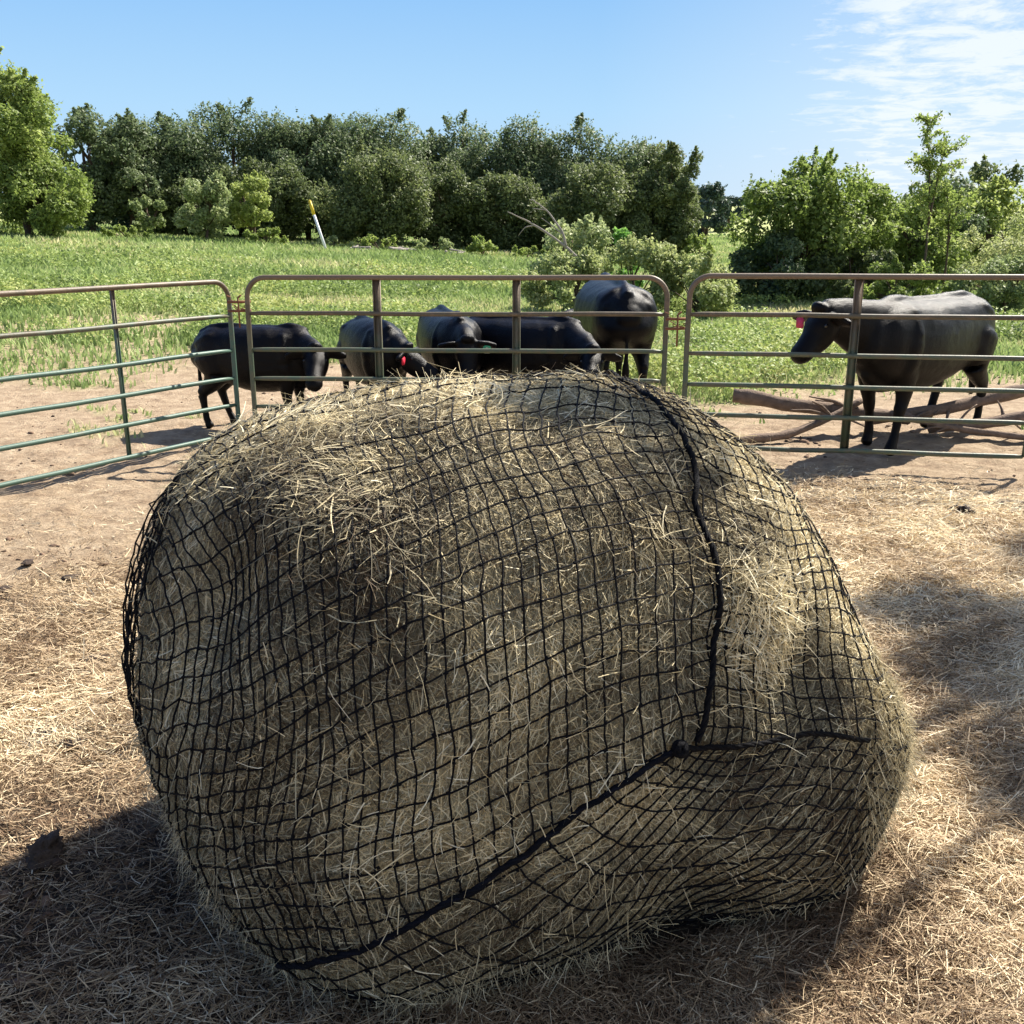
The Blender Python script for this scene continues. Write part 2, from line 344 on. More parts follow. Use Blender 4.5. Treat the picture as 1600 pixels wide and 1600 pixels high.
RT="930 930 930 930 930 930 930 930 930 930 930 930 930 930 930 930 930 930 930 930 930 930 930 930 930 930 930 930 930 930 930 930 930 930 930 930 930 930 930 930 930 930 930 930 930 930 930 930 930 930 930 930 930 930 930 930 930 930 930 930 930 930 930 930 901 901 900 900 901 901 903 904 906 907 910 912 914 917 920 923 926 929 932 935 938 941 944 946 949 951 953 956 958 959 961 962 963 964 966 967 967 965 966 966 963 962 962 958 955 957 950 952 947 941 938 933 930 927 923 919 916 913 910 908 906 904 903 902 890 890 891 890 889 890 891 892 894 898 902 906 910 915 921 926 932 938 944 949 955 961 966 971 975 979 983 986 989 992 995 997 999 1003 1005 1006 1006 1012 1009 1009 1005 1008 1001 1000 991 989 980 976 976 960 951 945 939 930 923 916 910 906 901 896 894 892 891 891 884 881 876 875 875 877 879 881 883 887 892 899 906 914 923 933 943 952 961 970 979 987 995 1003 1010 1016 1021 1025 1028 1031 1032 1037 1039 1041 1045 1047 1052 1057 1056 1058 1059 1056 1049 1046 1040 1025 1017 1022 1006 982 967 962 950 939 928 919 913 904 901 897 896 894 894 891 878 874 871 872 870 868 866 869 872 878 884 894 903 915 928 941 954 965 977 989 1002 1014 1025 1035 1046 1056 1062 1068 1072 1074 1074 1077 1077 1084 1089 1091 1098 1102 1110 1111 1104 1113 1103 1091 1078 1071 1064 1038 1025 1003 987 980 963 950 939 930 918 914 910 909 906 906 898 888 883 877 876 870 863 860 859 861 865 870 879 888 901 915 931 948 960 973 989 1003 1019 1037 1052 1065 1077 1091 1102 1111 1114 1118 1118 1116 1115 1119 1124 1135 1135 1148 1152 1161 1158 1152 1143 1127 1125 1104 1080 1056 1041 1018 1002 994 974 960 948 942 928 930 932 930 932 921 906 890 895 892 881 871 862 857 856 858 858 865 871 883 896 911 930 949 958 973 992 1008 1025 1048 1069 1088 1102 1115 1133 1144 1154 1153 1155 1152 1149 1148 1156 1165 1179 1182 1191 1189 1195 1173 1187 1159 1134 1107 1081 1062 1046 1023 1009 1000 982 970 963 954 954 956 964 964 960 938 917 905 919 907 892 873 866 858 858 853 857 858 867 876 892 906 923 941 948 962 984 1000 1021 1046 1076 1101 1118 1129 1146 1166 1180 1180 1177 1177 1173 1172 1175 1183 1203 1209 1207 1210 1213 1195 1172 1152 1119 1099 1072 1052 1035 1017 1004 994 983 976 976 967 972 989 996 1005 989 969 939 928 945 924 899 885 870 865 858 853 855 854 862 869 882 898 915 922 930 943 965 982 1003 1032 1063 1094 1122 1137 1151 1167 1183 1196 1185 1185 1185 1183 1185 1197 1194 1214 1202 1207 1192 1181 1141 1137 1097 1079 1052 1027 1010 999 987 979 975 974 982 980 1004 1027 1039 1053 1023 993 974 954 974 946 912 896 879 873 858 858 851 852 856 864 869 884 899 901 905 917 939 955 977 1004 1039 1082 1113 1132 1143 1160 1180 1185 1196 1182 1182 1185 1189 1187 1197 1203 1204 1181 1166 1150 1116 1100 1063 1043 1017 992 975 970 962 958 960 968 984 1006 1034 1065 1100 1101 1072 1030 1015 995 1001 962 931 906 893 879 863 860 849 850 847 856 856 868 880 877 878 888 909 925 949 972 1009 1055 1086 1120 1136 1146 1160 1177 1188 1179 1173 1181 1183 1183 1185 1173 1176 1145 1128 1095 1072 1036 1014 989 972 951 936 935 931 932 942 964 978 1010 1062 1102 1149 1140 1121 1081 1057 1042 1034 978 951 921 907 882 873 861 849 847 843 847 848 851 861 853 851 859 880 895 918 943 980 1022 1065 1104 1123 1131 1146 1162 1162 1175 1160 1166 1175 1175 1165 1161 1144 1123 1084 1051 1025 985 965 939 925 910 898 900 900 906 923 947 970 1025 1086 1141 1199 1185 1154 1134 1101 1082 1060 1002 964 936 919 890 881 860 852 845 841 837 838 836 843 831 826 833 852 869 888 914 950 993 1048 1087 1112 1128 1136 1145 1159 1166 1164 1163 1172 1171 1160 1144 1112 1090 1045 1014 981 950 930 897 882 874 863 867 870 880 899 931 973 1030 1098 1186 1232 1233 1196 1188 1163 1120 1066 1021 977 955 927 901 887 863 855 842 839 826 829 826 828 812 806 811 829 848 863 891 925 971 1026 1065 1109 1128 1131 1145 1158 1155 1170 1163 1171 1174 1160 1131 1103 1066 1025 982 945 916 891 866 848 843 833 835 843 856 879 910 957 1031 1103 1202 1232 1256 1242 1225 1210 1142 1072 1031 988 967 930 914 892 868 857 839 837 819 821 819 815 797 790 795 812 832 847 875 907 956 1013 1062 1111 1135 1146 1152 1157 1167 1177 1178 1181 1184 1166 1135 1096 1045 1005 959 921 890 859 842 824 819 811 808 820 836 866 895 953 1032 1118 1201 1241 1250 1270 1251 1230 1159 1077 1028 999 974 938 924 895 876 861 844 836 819 816 814 806 788 780 784 801 823 839 869 903 951 1004 1069 1116 1145 1158 1157 1163 1172 1171 1191 1188 1188 1173 1140 1090 1043 996 947 906 873 843 824 808 800 796 795 805 823 851 891 948 1020 1113 1173 1233 1254 1277 1282 1228 1148 1075 1028 1007 974 949 931 900 886 867 853 838 825 816 813 802 785 777 781 797 820 837 870 902 949 1001 1066 1108 1154 1167 1164 1164 1165 1174 1191 1193 1189 1177 1141 1092 1041 985 941 897 863 836 815 801 789 788 788 797 815 842 885 947 1020 1098 1156 1196 1247 1262 1268 1211 1123 1058 1026 1008 974 963 938 910 895 873 864 843 835 821 819 804 788 781 785 799 824 841 872 903 947 1000 1064 1109 1154 1166 1166 1156 1154 1163 1169 1188 1178 1165 1136 1089 1035 985 939 894 861 834 815 797 787 788 787 797 815 841 886 943 1017 1072 1131 1181 1225 1259 1233 1175 1110 1048 1029 1003 980 970 942 925 909 885 878 854 849 834 832 812 799 792 795 808 832 849 877 909 947 999 1053 1109 1137 1155 1153 1140 1134 1133 1148 1160 1163 1146 1121 1081 1032 982 935 898 863 837 815 801 792 794 794 803 822 850 895 952 1011 1064 1109 1166 1208 1225 1199 1136 1094 1045 1027 1000 995 979 956 946 928 910 898 874 871 856 852 829 816 808 810 822 845 861 885 914 950 999 1040 1088 1111 1132 1126 1116 1101 1100 1109 1119 1128 1116 1095 1065 1023 979 938 901 868 843 824 811 803 805 807 817 836 867 909 964 1009 1053 1107 1151 1191 1192 1156 1119 1074 1050 1025 1012 1009 991 978 969 951 942 926 905 898 886 879 853 839 830 831 840 861 877 895 925 954 989 1025 1061 1088 1092 1093 1081 1069 1061 1066 1077 1080 1082 1063 1041 1010 974 937 905 877 854 837 826 820 822 825 837 858 892 934 974 1016 1064 1110 1158 1173 1167 1139 1105 1070 1057 1036 1037 1028 1014 1011 1001 982 978 957 944 931 923 912 882 866 856 854 861 879 895 908 934 953 976 1006 1028 1049 1051 1053 1043 1032 1024 1024 1029 1037 1035 1031 1013 991 965 937 909 885 867 852 845 841 842 849 863 886 920 956 993 1035 1079 1127 1157 1168 1153 1136 1104 1082 1067 1061 1058 1047 1045 1043 1034 1025 1015 990 986 967 960 946 914 896 884 880 884 899 911 918 934 948 965 984 997 1007 1014 1007 1004 995 988 986 987 992 995 993 986 972 953 934 913 895 880 870 864 864 868 876 892 917 948 979 1016 1056 1101 1134 1157 1159 1155 1135 1117 1093 1088 1083 1076 1072 1078 1075 1063 1065 1050 1029 1024 1004 996 980 947 926 913 906 906 917 924 926 933 945 952 958 969 970 973 972 963 960 955 953 953 954 957 957 955 948 939 927 915 903 893 887 885 887 894 905 924 947 973 1005 1041 1078 1111 1135 1152 1159 1153 1143 1124 1099 1103 1094 1091 1097 1099 1094 1097 1092 1074 1067 1055 1038 1028 1007 977 954 939 930 926 930 933 932 932 937 936 939 939 940 937 935 932 926 923 924 924 926 928 928 928 927 923 919 913 908 904 903 905 910 919 933 950 972 998 1026 1057 1084 1111 1134 1146 1152 1152 1140 1123 1113 1102 1100 1105 1107 1106 1110 1112 1103 1090 1089 1072 1065 1049 1022 998 975 959 947 941 938 938 936 928 925 926 920 917 913 912 906 903 902 900 898 900 903 905 907 909 909 910 909 909 910 912 915 921 929 940 953 970 990 1012 1036 1060 1084 1105 1123 1135 1138 1134 1129 1123 1113 1099 1098 1100 1099 1106 1109 1106 1096 1099 1089 1077 1071 1057 1026 1008 987 970 957 948 941 939 934 925 917 911 908 900 895 889 886 883 880 879 880 882 885 887 890 894 897 900 903 907 911 916 922 931 941 953 966 981 998 1017 1036 1055 1073 1088 1101 1110 1116 1115 1111 1104 1099 1081 1079 1084 1088 1090 1086 1084 1088 1083 1074 1071 1061 1046 1021 1005 987 972 959 949 940 935 928 921 911 903 895 891 884 878 874 869 867 867 867 869 871 874 878 883 887 892 897 903 909 916 925 935 945 957 970 983 997 1012 1026 1040 1052 1064 1073 1079 1083 1085 1086 1084 1082 1058 1059 1059 1058 1058 1062 1063 1058 1054 1054 1047 1039 1019 1007 992 979 966 954 944 936 927 922 915 908 900 891 885 878 875 871 866 864 863 863 864 866 869 872 877 882 888 894 900 908 915 924 933 943 954 966 977 988 998 1009 1019 1028 1035 1042 1046 1050 1052 1054 1056 1057 1025 1028 1029 1030 1030 1028 1027 1028 1025 1021 1016 1003 993 985 973 964 954 945 937 929 922 915 910 905 899 894 888 882 877 874 871 869 868 868 869 871 873 876 880 884 889 895 901 908 914 921 928 936 945 954 964 973 980 988 995 1001 1006 1010 1014 1017 1019 1021 1022 1023 994 996 997 997 997 996 995 993 990 983 977 972 967 960 953 947 941 935 929 923 918 913 908 904 900 897 894 891 888 886 884 883 882 882 883 884 885 888 890 893 896 900 904 908 913 918 923 929 935 941 948 953 961 966 971 975 979 982 985 987 989 991 992 993 960 959 959 958 958 957 956 954 952 950 948 945 942 939 936 933 930 927 924 921 918 915 913 910 908 906 905 903 902 901 900 899 899 899 899 900 901 902 903 905 906 908 911 913 915 918 921 924 927 930 933 936 939 942 945 947 949 951 953 955 957 958 959 960 925 925 925 925 925 925 925 925 925 925 925 925 925 925 925 925 925 925 925 925 925 925 925 925 925 925 925 925 925 925 925 925 925 925 925 925 925 925 925 925 925 925 925 925 925 925 925 925 925 925 925 925 925 925 925 925 925 925 925 925 925 925 925 925"
PATCH=[(-0.6,1.16,0.22,1.1),(-0.25,1.37,0.15,.9),(-0.78,0.92,0.15,.9),(-0.75,0.78,0.1,1),(-0.48,0.67,0.08,2),(-0.33,0.6,0.07,1.5),(0.77,0.43,0.1,3),(0.79,0.27,0.08,3),(0.8,0.17,0.06,2),(0.36,0.62,0.07,1),(1.0,0.65,0.15,1)]
FRINGE=[(1.37,-0.02,1.24,-0.38,2800),(1.20,-0.05,1.05,-0.45,1800),(-1.16,-0.1,-0.9,-0.36,1600),(-0.88,-0.35,-0.57,-0.55,500),(-0.31,-0.54,0.35,-0.66,700)]
SHADE = [(.15, 2.9, 1.42, .26, 5.2), (.42, 2.8, 1.35, .26, 5.0), (.0, 2.75, 1.3, .2, 5.3), (.8, 2.3, .6, .22, 4.8), (.95, 2.4, .75, .12, 4.9),
 (2.0, 4.85, 0, .30, 5.6), (2.25, 4.5, 0, .36, 5.4), (2.9, 4.5, 0, .34, 5.5), (2.1, 3.9, 0, .42, 5.2), (2.6, 3.9, 0, .42, 5.3), (3.1, 3.9, 0, .40, 5.3), (1.95, 3.3, 0, .36, 5.0), (2.4, 3.35, 0, .34, 5.1),
 (3.3, 4.9, 0, .35, 5.8), (3.9, 6.6, 0, .4, 6.2), (4.4, 6.0, 0, .5, 6.2), (3.2, 4.3, 0, .35, 5.4), (1.7, 3.0, 0, .22, 5.0), (3.7, 4.4, 0, .5, 5.6), (2.8, 3.4, 0, .25, 5.2), (2.45, 4.15, 0, .35, 5.6), (2.0, 4.2, 0, .3, 5.3), (2.2, 4.95, 0, .3, 5.9), (2.6, 4.7, 0, .3, 5.9), (3.1, 3.4, 0, .35, 5.5), (2.25, 3.0, 0, .25, 5.2), (3.5, 3.8, 0, .35, 5.7)]

# ------------------------------------------------------------------ ground
def grassy(x, y):
    n = fbm2(x, y, .22, 4, 11.0); n2 = fbm2(x, y, 1.1, 4, 12.0)
    s = x / np.maximum(y, 1)
    edge = np.interp(s, [-.6, -.45, -.3, -.12, 0, .1, .2, .35, .6], [12.2, 12.8, 14.8, 15.5, 13.6, 12.4, 12.0, 13.0, 11.2])
    g = sstep(-1.3, 1.3, y - edge + (n - .5) * 7 + (n2 - .5) * 5)
    bare = sstep(.60, .70, fbm2(x, y, .16, 3, 31.0)) * sstep(34, 18, y)
    g2 = sstep(.66, .72, n2) * sstep(8.8, 11, y) * .6          # tufts in the bare soil
    return np.clip(np.maximum(g * (1 - .75 * bare), g2), 0, 1)

def build_ground():
    nr = 430
    r = .4 * (1400 / .4) ** (np.linspace(0, 1, nr) ** 1.0)
    r = np.unique(np.concatenate([np.linspace(.4, 2, 10), np.linspace(2.02, 11, 330), 11 * (1400 / 11) ** np.linspace(.004, 1, 200)]))
    a = np.concatenate([np.linspace(-40, 40, 520), np.linspace(42, 318, 70)])
    a = np.radians(a)
    A, Rr = np.meshgrid(a, r)
    x = Rr * np.sin(A); y = Rr * np.cos(A)
    z = zground(x, y)
    gr = grassy(x, y); st = straw_mask(x, y)
    V = np.stack([x, y, z], -1).reshape(-1, 3)
    m, k = A.shape
    i = np.arange(m - 1)[:, None] * k; j = np.arange(k)[None]
    F = np.stack([i + j, i + k + j, i + k + (j + 1) % k, i + (j + 1) % k], -1).reshape(-1, 4)
    V = np.vstack([V, [[0, 0, 0]]]); c = len(V) - 1
    F3 = np.stack([np.full(k, c), np.arange(k), (np.arange(k) + 1) % k], -1)
    mt = bpy.data.materials.new('ground_soil'); mt.use_nodes = True
    nt = mt.node_tree; nd = nt.nodes; L = nt.links; b = nd['Principled BSDF']
    tc = nd.new('ShaderNodeTexCoord')
    def noise(s, d=6, ro=.6):
        n = nd.new('ShaderNodeTexNoise'); n.inputs['Scale'].default_value = s; n.inputs['Detail'].default_value = d
        n.inputs['Roughness'].default_value = ro
        L.new(tc.outputs['Object'], n.inputs['Vector']); return n.outputs['Fac']
    def ramp(f, st_):
        c = nd.new('ShaderNodeValToRGB'); e = c.color_ramp.elements
        while len(e) < len(st_): e.new(.5)
        for q, (p, col) in zip(e, st_): q.position = p; q.color = (*col, 1)
        L.new(f, c.inputs[0]); return c.outputs[0]
    def mix(f, a_, b_):
        n = nd.new('ShaderNodeMix'); n.data_type = 'RGBA'
        L.new(f, n.inputs[0]); L.new(a_, n.inputs[6]); L.new(b_, n.inputs[7]); return n.outputs[2]
    def attr(nm):
        n = nd.new('ShaderNodeAttribute'); n.attribute_name = nm; return n.outputs['Fac']
    dirt = ramp(noise(4.5, 12, .78), [(.30, (.14, .09, .06)), (.44, (.32, .235, .155)), (.58, (.45, .345, .235)), (.75, (.60, .49, .35))])
    chaff = ramp(noise(60, 4, .7), [(.3, (.16, .11, .06)), (.5, (.42, .31, .18)), (.7, (.66, .53, .33))])
    grs = ramp(noise(1.3, 8, .7), [(.3, (.19, .23, .08)), (.5, (.31, .35, .13)), (.72, (.46, .44, .23))])
    shade_soil = ramp(noise(7, 8, .75), [(.3, (.035, .027, .022)), (.55, (.085, .066, .052)), (.75, (.16, .125, .095))])  # darker soil colour that deepens the bale's shade
    c1 = mix(attr('straw'), dirt, chaff)
    c1 = mix(attr('bale_shade'), c1, shade_soil)
    c2 = mix(attr('tone'), c1, grs)
    L.new(c2, b.inputs['Base Color'])
    b.inputs['Roughness'].default_value = .95; b.inputs['Specular IOR Level'].default_value = .15
    bp = nd.new('ShaderNodeBump'); bp.inputs['Strength'].default_value = 1.0; bp.inputs['Distance'].default_value = .05
    L.new(noise(26, 10, .75), bp.inputs['Height']); L.new(bp.outputs[0], b.inputs['Normal'])
    o = mesh_np('ground', V, [F, F3], mt, None, True, np.append(gr.ravel(), 0))
    at_ = o.data.attributes.new('straw', 'FLOAT', 'POINT')
    at_.data.foreach_set('value', np.append(st.ravel(), 0).astype(np.float32))
    at_ = o.data.attributes.new('bale_shade', 'FLOAT', 'POINT')
    at_.data.foreach_set('value', np.append(bale_shade_mask(x, y).ravel(), 0).astype(np.float32))
    tag(o, kind='structure')
    return o
build_ground()

def strands(P, N, D, Ln, W, lift, bend, seg=3):
    """thin bent ribbons. P,N,D (n,3); returns V,F"""
    n = len(P)
    S = np.cross(N, D); S /= np.linalg.norm(S, axis=1)[:, None] + 1e-9
    ang = rng.uniform(-1.0, 1.0, n)[:, None]
    Wd = S * np.cos(ang) + N * np.sin(ang)
    V = np.zeros((n, seg + 1, 2, 3))
    for k in range(seg + 1):
        s = k / seg
        c = P + D * (Ln * (s - .35))[:, None] + N * (lift * s)[:, None] + S * (bend * Ln * s * s)[:, None] - N * (Ln * .12 * s * s * rngc[:n])[:, None]
        w = (W * (1 - .45 * s))[:, None]
        V[:, k, 0] = c - Wd * w; V[:, k, 1] = c + Wd * w
    V = V.reshape(-1, 3)
    b = np.arange(n)[:, None] * (seg + 1) * 2
    F = []
    for k in range(seg):
        F.append(np.concatenate([b + 2*k, b + 2*k + 1, b + 2*k + 3, b + 2*k + 2], 1))
    return V, np.concatenate(F)
rngc = rng.random(600000)

def litter():
    """loose hay on the soil"""
    n = 560000
    # sample by distance so that near strands are denser
    r = 1.9 * (11.5 / 1.9) ** (rng.random(n) ** 1.0)
    a = rng.uniform(-.60, .60, n)
    x = r * np.sin(a); y = r * np.cos(a)
    m = straw_mask(x, y)
    keep = rng.random(n) < np.clip(m * 1.25, .02, 1) * sstep(11.5, 6.5, y) 
    x, y, r, m = x[keep], y[keep], r[keep], m[keep]
    inside = (np.abs(x - .05) / .9) ** 3 + (np.abs(y - 3.0) / .6) ** 3 < 1
    x, y, r, m = x[~inside], y[~inside], r[~inside], m[~inside]
    n = len(x)
    z = zground(x, y)
    # piles: random layers of strands
    N = np.stack([rng.normal(0, .25, n), rng.normal(0, .25, n), np.ones(n)], -1); N /= np.linalg.norm(N, axis=1)[:, None]
    th = fbm2(x, y, 1.6, 3, 21.) * 9 + rng.normal(0, .9, n)
    D = np.stack([np.cos(th), np.sin(th), rng.normal(0, .16, n)], -1)
    D -= N * (D * N).sum(1)[:, None]; D /= np.linalg.norm(D, axis=1)[:, None]
    Ln = rng.lognormal(math.log(.055), .5, n) * (0.8 + .06 * r) * (.6 + .5 * np.clip(m * 1.4, 0, 1))
    big = rng.random(n) < .02; Ln[big] *= 2.6
    Ln = np.minimum(Ln, .32)
    W = rng.uniform(.0006, .0017, n) * (.8 + .17 * r)
    lift = np.abs(rng.normal(0, .014, n)) + .002
    lift[rng.random(n) < .02] *= 4
    P = np.stack([x, y, z + rng.random(n) ** 2 * .035 * (.3 + m)], -1)
    V, F = strands(P, N, D, Ln, W, lift, rng.normal(0, .22, n))
    t = np.clip(.48 + rng.normal(0, .26, n) + (fbm2(x, y, 2.2, 4, 9.) - .5) * 1.1 - .28 * bale_shade_mask(x, y) * (rng.random(n) < .85) + .16 * sstep(3.0, 1.0, np.hypot((x - 3.1) / 1.2, y - 5.6)), 0, 1)  # straw tone is lowered too inside the painted bale shade
    o = mesh_np('loose_hay', V, F, M_litter, None, False, np.repeat(t, 8))
    tag(o, 'loose dry hay scattered over the bare soil round the bale', 'hay', kind='stuff')
    return n
print('litter', litter())
def crumbs():
    g = np.random.default_rng(31); mb = MB()
    n = 5200
    r = 2.3 * (15 / 2.3) ** g.random(n); a = g.uniform(-.6, .6, n); x = r * np.sin(a); y = r * np.cos(a)
    k = (sstep(.50, .66, fbm2(x, y, 1.5, 3, 71.)) > g.random(n)) & ~((np.abs(x - .05) < 1.25) & (np.abs(y - 3.0) < 1.0))
    x, y = x[k], y[k]; z = zground(x, y)
    ico = np.array([[0,0,1],[.9,0,.45],[.28,.85,.45],[-.72,.53,.45],[-.72,-.53,.45],[.28,-.85,.45],[.8,.5,-.3],[-.3,.9,-.3],[-.95,0,-.3],[-.3,-.9,-.3],[.8,-.5,-.3]])
    F = [[0,1,2],[0,2,3],[0,3,4],[0,4,5],[0,5,1],[1,6,2],[2,6,7],[2,7,3],[3,7,8],[3,8,4],[4,8,9],[4,9,5],[5,9,10],[5,10,1],[1,10,6]]
    for i in range(len(x)):
        s = g.lognormal(math.log(.010), .55); t = g.uniform(0, 6.28)
        V = ico * g.uniform(.7, 1.3, (11, 1)) * [s * g.uniform(.8, 1.7), s, s * .6]
        V = V @ np.array([[math.cos(t), math.sin(t), 0], [-math.sin(t), math.cos(t), 0], [0, 0, 1]])
        mb.add(V + [x[i], y[i], z[i] + s * .15], F, g.random())
    tag(mb.build('soil_crumbs', M_crumb), 'small dark crumbs of soil and dung on the pen floor', 'soil crumbs', kind='stuff')
M_crumb = mat_ramp('soil_crumb', [(0, (.045, .028, .02)), (1, (.20, .13, .085))], rough=.95, noise=.6, nscale=40)
crumbs()

def blades(name, n, r0, r1, amax, hfun, dens, mat, label, cat, tonefun, wk=.00085, seed=5, hmul=1.0):
    g = np.random.default_rng(seed)
    r = r0 * (r1 / r0) ** g.random(n)
    a = g.uniform(-amax, amax, n)
    x = r * np.sin(a); y = r * np.cos(a)
    k = g.random(n) < dens(x, y)
    x, y, r = x[k], y[k], r[k]; n = len(x)
    z = zground(x, y)
    h = hfun(x, y) * g.uniform(.5, 1.3, n) * hmul
    th = g.uniform(0, 2 * np.pi, n)
    le = np.stack([np.cos(th), np.sin(th)], -1) * (h * g.uniform(.1, .9, n))[:, None]
    wd = g.uniform(0, 2 * np.pi, n); w = (wk * r + .003) * g.uniform(.6, 1.4, n)
    wx, wy = np.cos(wd) * w, np.sin(wd) * w
    V = np.zeros((n, 5, 3))
    V[:, 0] = np.stack([x - wx, y - wy, z - .02], -1); V[:, 1] = np.stack([x + wx, y + wy, z - .02], -1)
    V[:, 2] = np.stack([x + wx * .8 + le[:, 0] * .35, y + wy * .8 + le[:, 1] * .35, z + h * .6], -1)
    V[:, 3] = np.stack([x - wx * .8 + le[:, 0] * .35, y - wy * .8 + le[:, 1] * .35, z + h * .6], -1)
    V[:, 4] = np.stack([x + le[:, 0], y + le[:, 1], z + h], -1)
    b = np.arange(n)[:, None] * 5
    t = np.clip(tonefun(x, y) + g.normal(0, .14, n), 0, 1)
    o = mesh_np(name, V.reshape(-1, 3), [np.concatenate([b, b+1, b+2, b+3], 1), np.concatenate([b+3, b+2, b+4], 1)], mat, None, False, np.repeat(t, 5))
    tag(o, label, cat, kind='stuff')
blades('grass', 430000, 8.5, 130, .62,
       lambda x, y: .06 + .15 * fbm2(x, y, .5, 3, 41.) * sstep(10, 16, y) + .12 * sstep(20, 40, y),
       lambda x, y: np.clip(grassy(x, y) * (.35 + 1.1 * fbm2(x, y, .7, 3, 42.)), 0, 1),
       M_grass, 'rough green pasture grass beyond the metal gates', 'grass',
       lambda x, y: .45 + (fbm2(x, y, .3, 4, 43.) - .5) * 1.3 + .10)

# leafy yellow green weeds ------------------------------------------------
M_weed = mat_ramp('weed_leaf', [(0, (.12, .17, .05)), (.5, (.26, .35, .10)), (1, (.45, .47, .16))], rough=.6, transl=.35)
def leaf_quads(P, nrm, size, g, asp=.55):
    n = len(P)
    nrm = nrm / (np.linalg.norm(nrm, axis=1)[:, None] + 1e-9)
    r = g.normal(0, 1, (n, 3)); U = np.cross(nrm, r); U /= np.linalg.norm(U, axis=1)[:, None] + 1e-9
    W = np.cross(nrm, U)
    s = (size * g.uniform(.6, 1.4, n))[:, None] if np.ndim(size) else size * g.uniform(.6, 1.4, n)[:, None]
    V = np.stack([P - U * s, P + W * s * asp + nrm * s * .15, P + U * s, P - W * s * asp + nrm * s * .15], 1).reshape(-1, 3)
    F = np.arange(n * 4).reshape(-1, 4)
    return V, F
def weeds():
    g = np.random.default_rng(9)
    n = 52000
    r = 9.5 * (42 / 9.5) ** g.random(n); a = g.uniform(-.6, .6, n)
    x = r * np.sin(a); y = r * np.cos(a)
    d = sstep(.46, .62, fbm2(x, y, .45, 3, 51.)) * sstep(.35, .75, grassy(x, y)) * sstep(42, 22, y)
    k = g.random(n) < d
    x, y, r = x[k], y[k], r[k]
    m = 9
    x = np.repeat(x, m) + g.normal(0, .09, len(x) * m); y = np.repeat(y, m) + g.normal(0, .09, len(y) * m); r = np.repeat(r, m)
    hh = .14 + .30 * fbm2(x, y, .45, 3, 51.)
    P = np.stack([x, y, zground(x, y) + g.random(len(x)) ** .7 * hh], -1)
    nn = g.normal(0, .6, (len(x), 3)); nn[:, 2] += .8
    V, F = leaf_quads(P, nn, .012 + .0011 * r, g)
    t = np.clip(.5 + (fbm2(x, y, .8, 3, 53.) - .5) * 1.6 + g.normal(0, .15, len(x)), 0, 1)
    tag(mesh_np('weeds', V, F, M_weed, None, False, np.repeat(t, 4)), 'low leafy yellow green weeds among the pasture grass', 'weeds', kind='stuff')
weeds()

# ------------------------------------------------------------------ the bale
NE, NA = 33, 64
BC = np.array([0.03, 3.02, .72])
RTAB = np.array([float(v) for v in RT.split()]).reshape(NE, NA) / 1000
def blur(R, it):
    for _ in range(it):
        R = (np.roll(R, 1, 1) + R * 2 + np.roll(R, -1, 1)) / 4
        Q = np.vstack([R[1:2], R, R[-2:-1]]); Q[0] = np.roll(R[1], R.shape[1] // 2); Q[-1] = np.roll(R[-2], R.shape[1] // 2)
        R = (Q[:-2] + Q[1:-1] * 2 + Q[2:]) / 4
    return R
def upsample(R, k):
    tt = np.linspace(0, NE - 1, (NE - 1) * k + 1); pp = np.arange(0, NA, 1 / k)
    i = np.minimum(tt.astype(int), NE - 2); fi = (tt - i)[:, None]; j = pp.astype(int); fj = pp - j; j2 = (j + 1) % NA
    A = R[i][:, j] * (1 - fj) + R[i][:, j2] * fj; B = R[i+1][:, j] * (1 - fj) + R[i+1][:, j2] * fj
    return A * (1 - fi) + B * fi, tt * np.pi / (NE - 1), pp * 2 * np.pi / NA
K = 8
RF, tt_, pp_ = upsample(RTAB, K)
RF = blur(RF, 14)
TT, PP = np.meshgrid(tt_, pp_, indexing='ij')
DIR = np.stack([np.sin(TT) * np.cos(PP), -np.cos(TT), np.sin(TT) * np.sin(PP)], -1)
PQ = np.stack([TT * np.cos(PP), TT * np.sin(PP)], -1)
dent = np.zeros_like(RF)
for p, q, s, d in DENTS:
    dent += d * np.exp(-((PQ[..., 0] - p) ** 2 + (PQ[..., 1] - q) ** 2) / (2 * s * s))
def bale_surface(R):
    X = BC + DIR * R[..., None]
    X[..., 2] = np.maximum(X[..., 2], .01)
    return X
base = bale_surface(RF)
lump = (fbm(base, 4, 2.6) - .5) * .10 + (fbm(base, 3, 12.) - .5) * .035
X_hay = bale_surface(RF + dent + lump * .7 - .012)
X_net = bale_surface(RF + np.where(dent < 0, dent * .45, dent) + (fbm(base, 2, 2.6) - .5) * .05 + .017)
def normals(X):
    du = np.roll(X, -1, 1) - np.roll(X, 1, 1); dv = np.gradient(X, axis=0)
    n = np.cross(du, dv); n *= np.sign((n * DIR).sum(-1, keepdims=True) + 1e-12)
    l = np.linalg.norm(n, axis=-1, keepdims=True)
    return np.where(l > 1e-7, n / (l + 1e-12), DIR)
N_hay = normals(X_hay)
bale = empty('round_hay_bale', (0.03, 3.02, 0))
tag(bale, 'big slumped round hay bale wrapped in a black slow feed net on the pen floor', 'hay bale')
OFF = np.array([0.03, 3.02, 0])
m_, k_ = TT.shape
ii = np.arange(m_ - 1)[:, None] * k_; jj = np.arange(k_)[None]
FQ = np.stack([ii + jj, ii + (jj + 1) % k_, ii + k_ + (jj + 1) % k_, ii + k_ + jj], -1).reshape(-1, 4)
tone0 = np.clip(.5 + (fbm(base, 5, 3.0) - .5) * 1.6, 0, 1)
mesh_np('hay_roll', X_hay.reshape(-1, 3) - OFF, FQ, M_hay, bale, True, tone0.ravel())

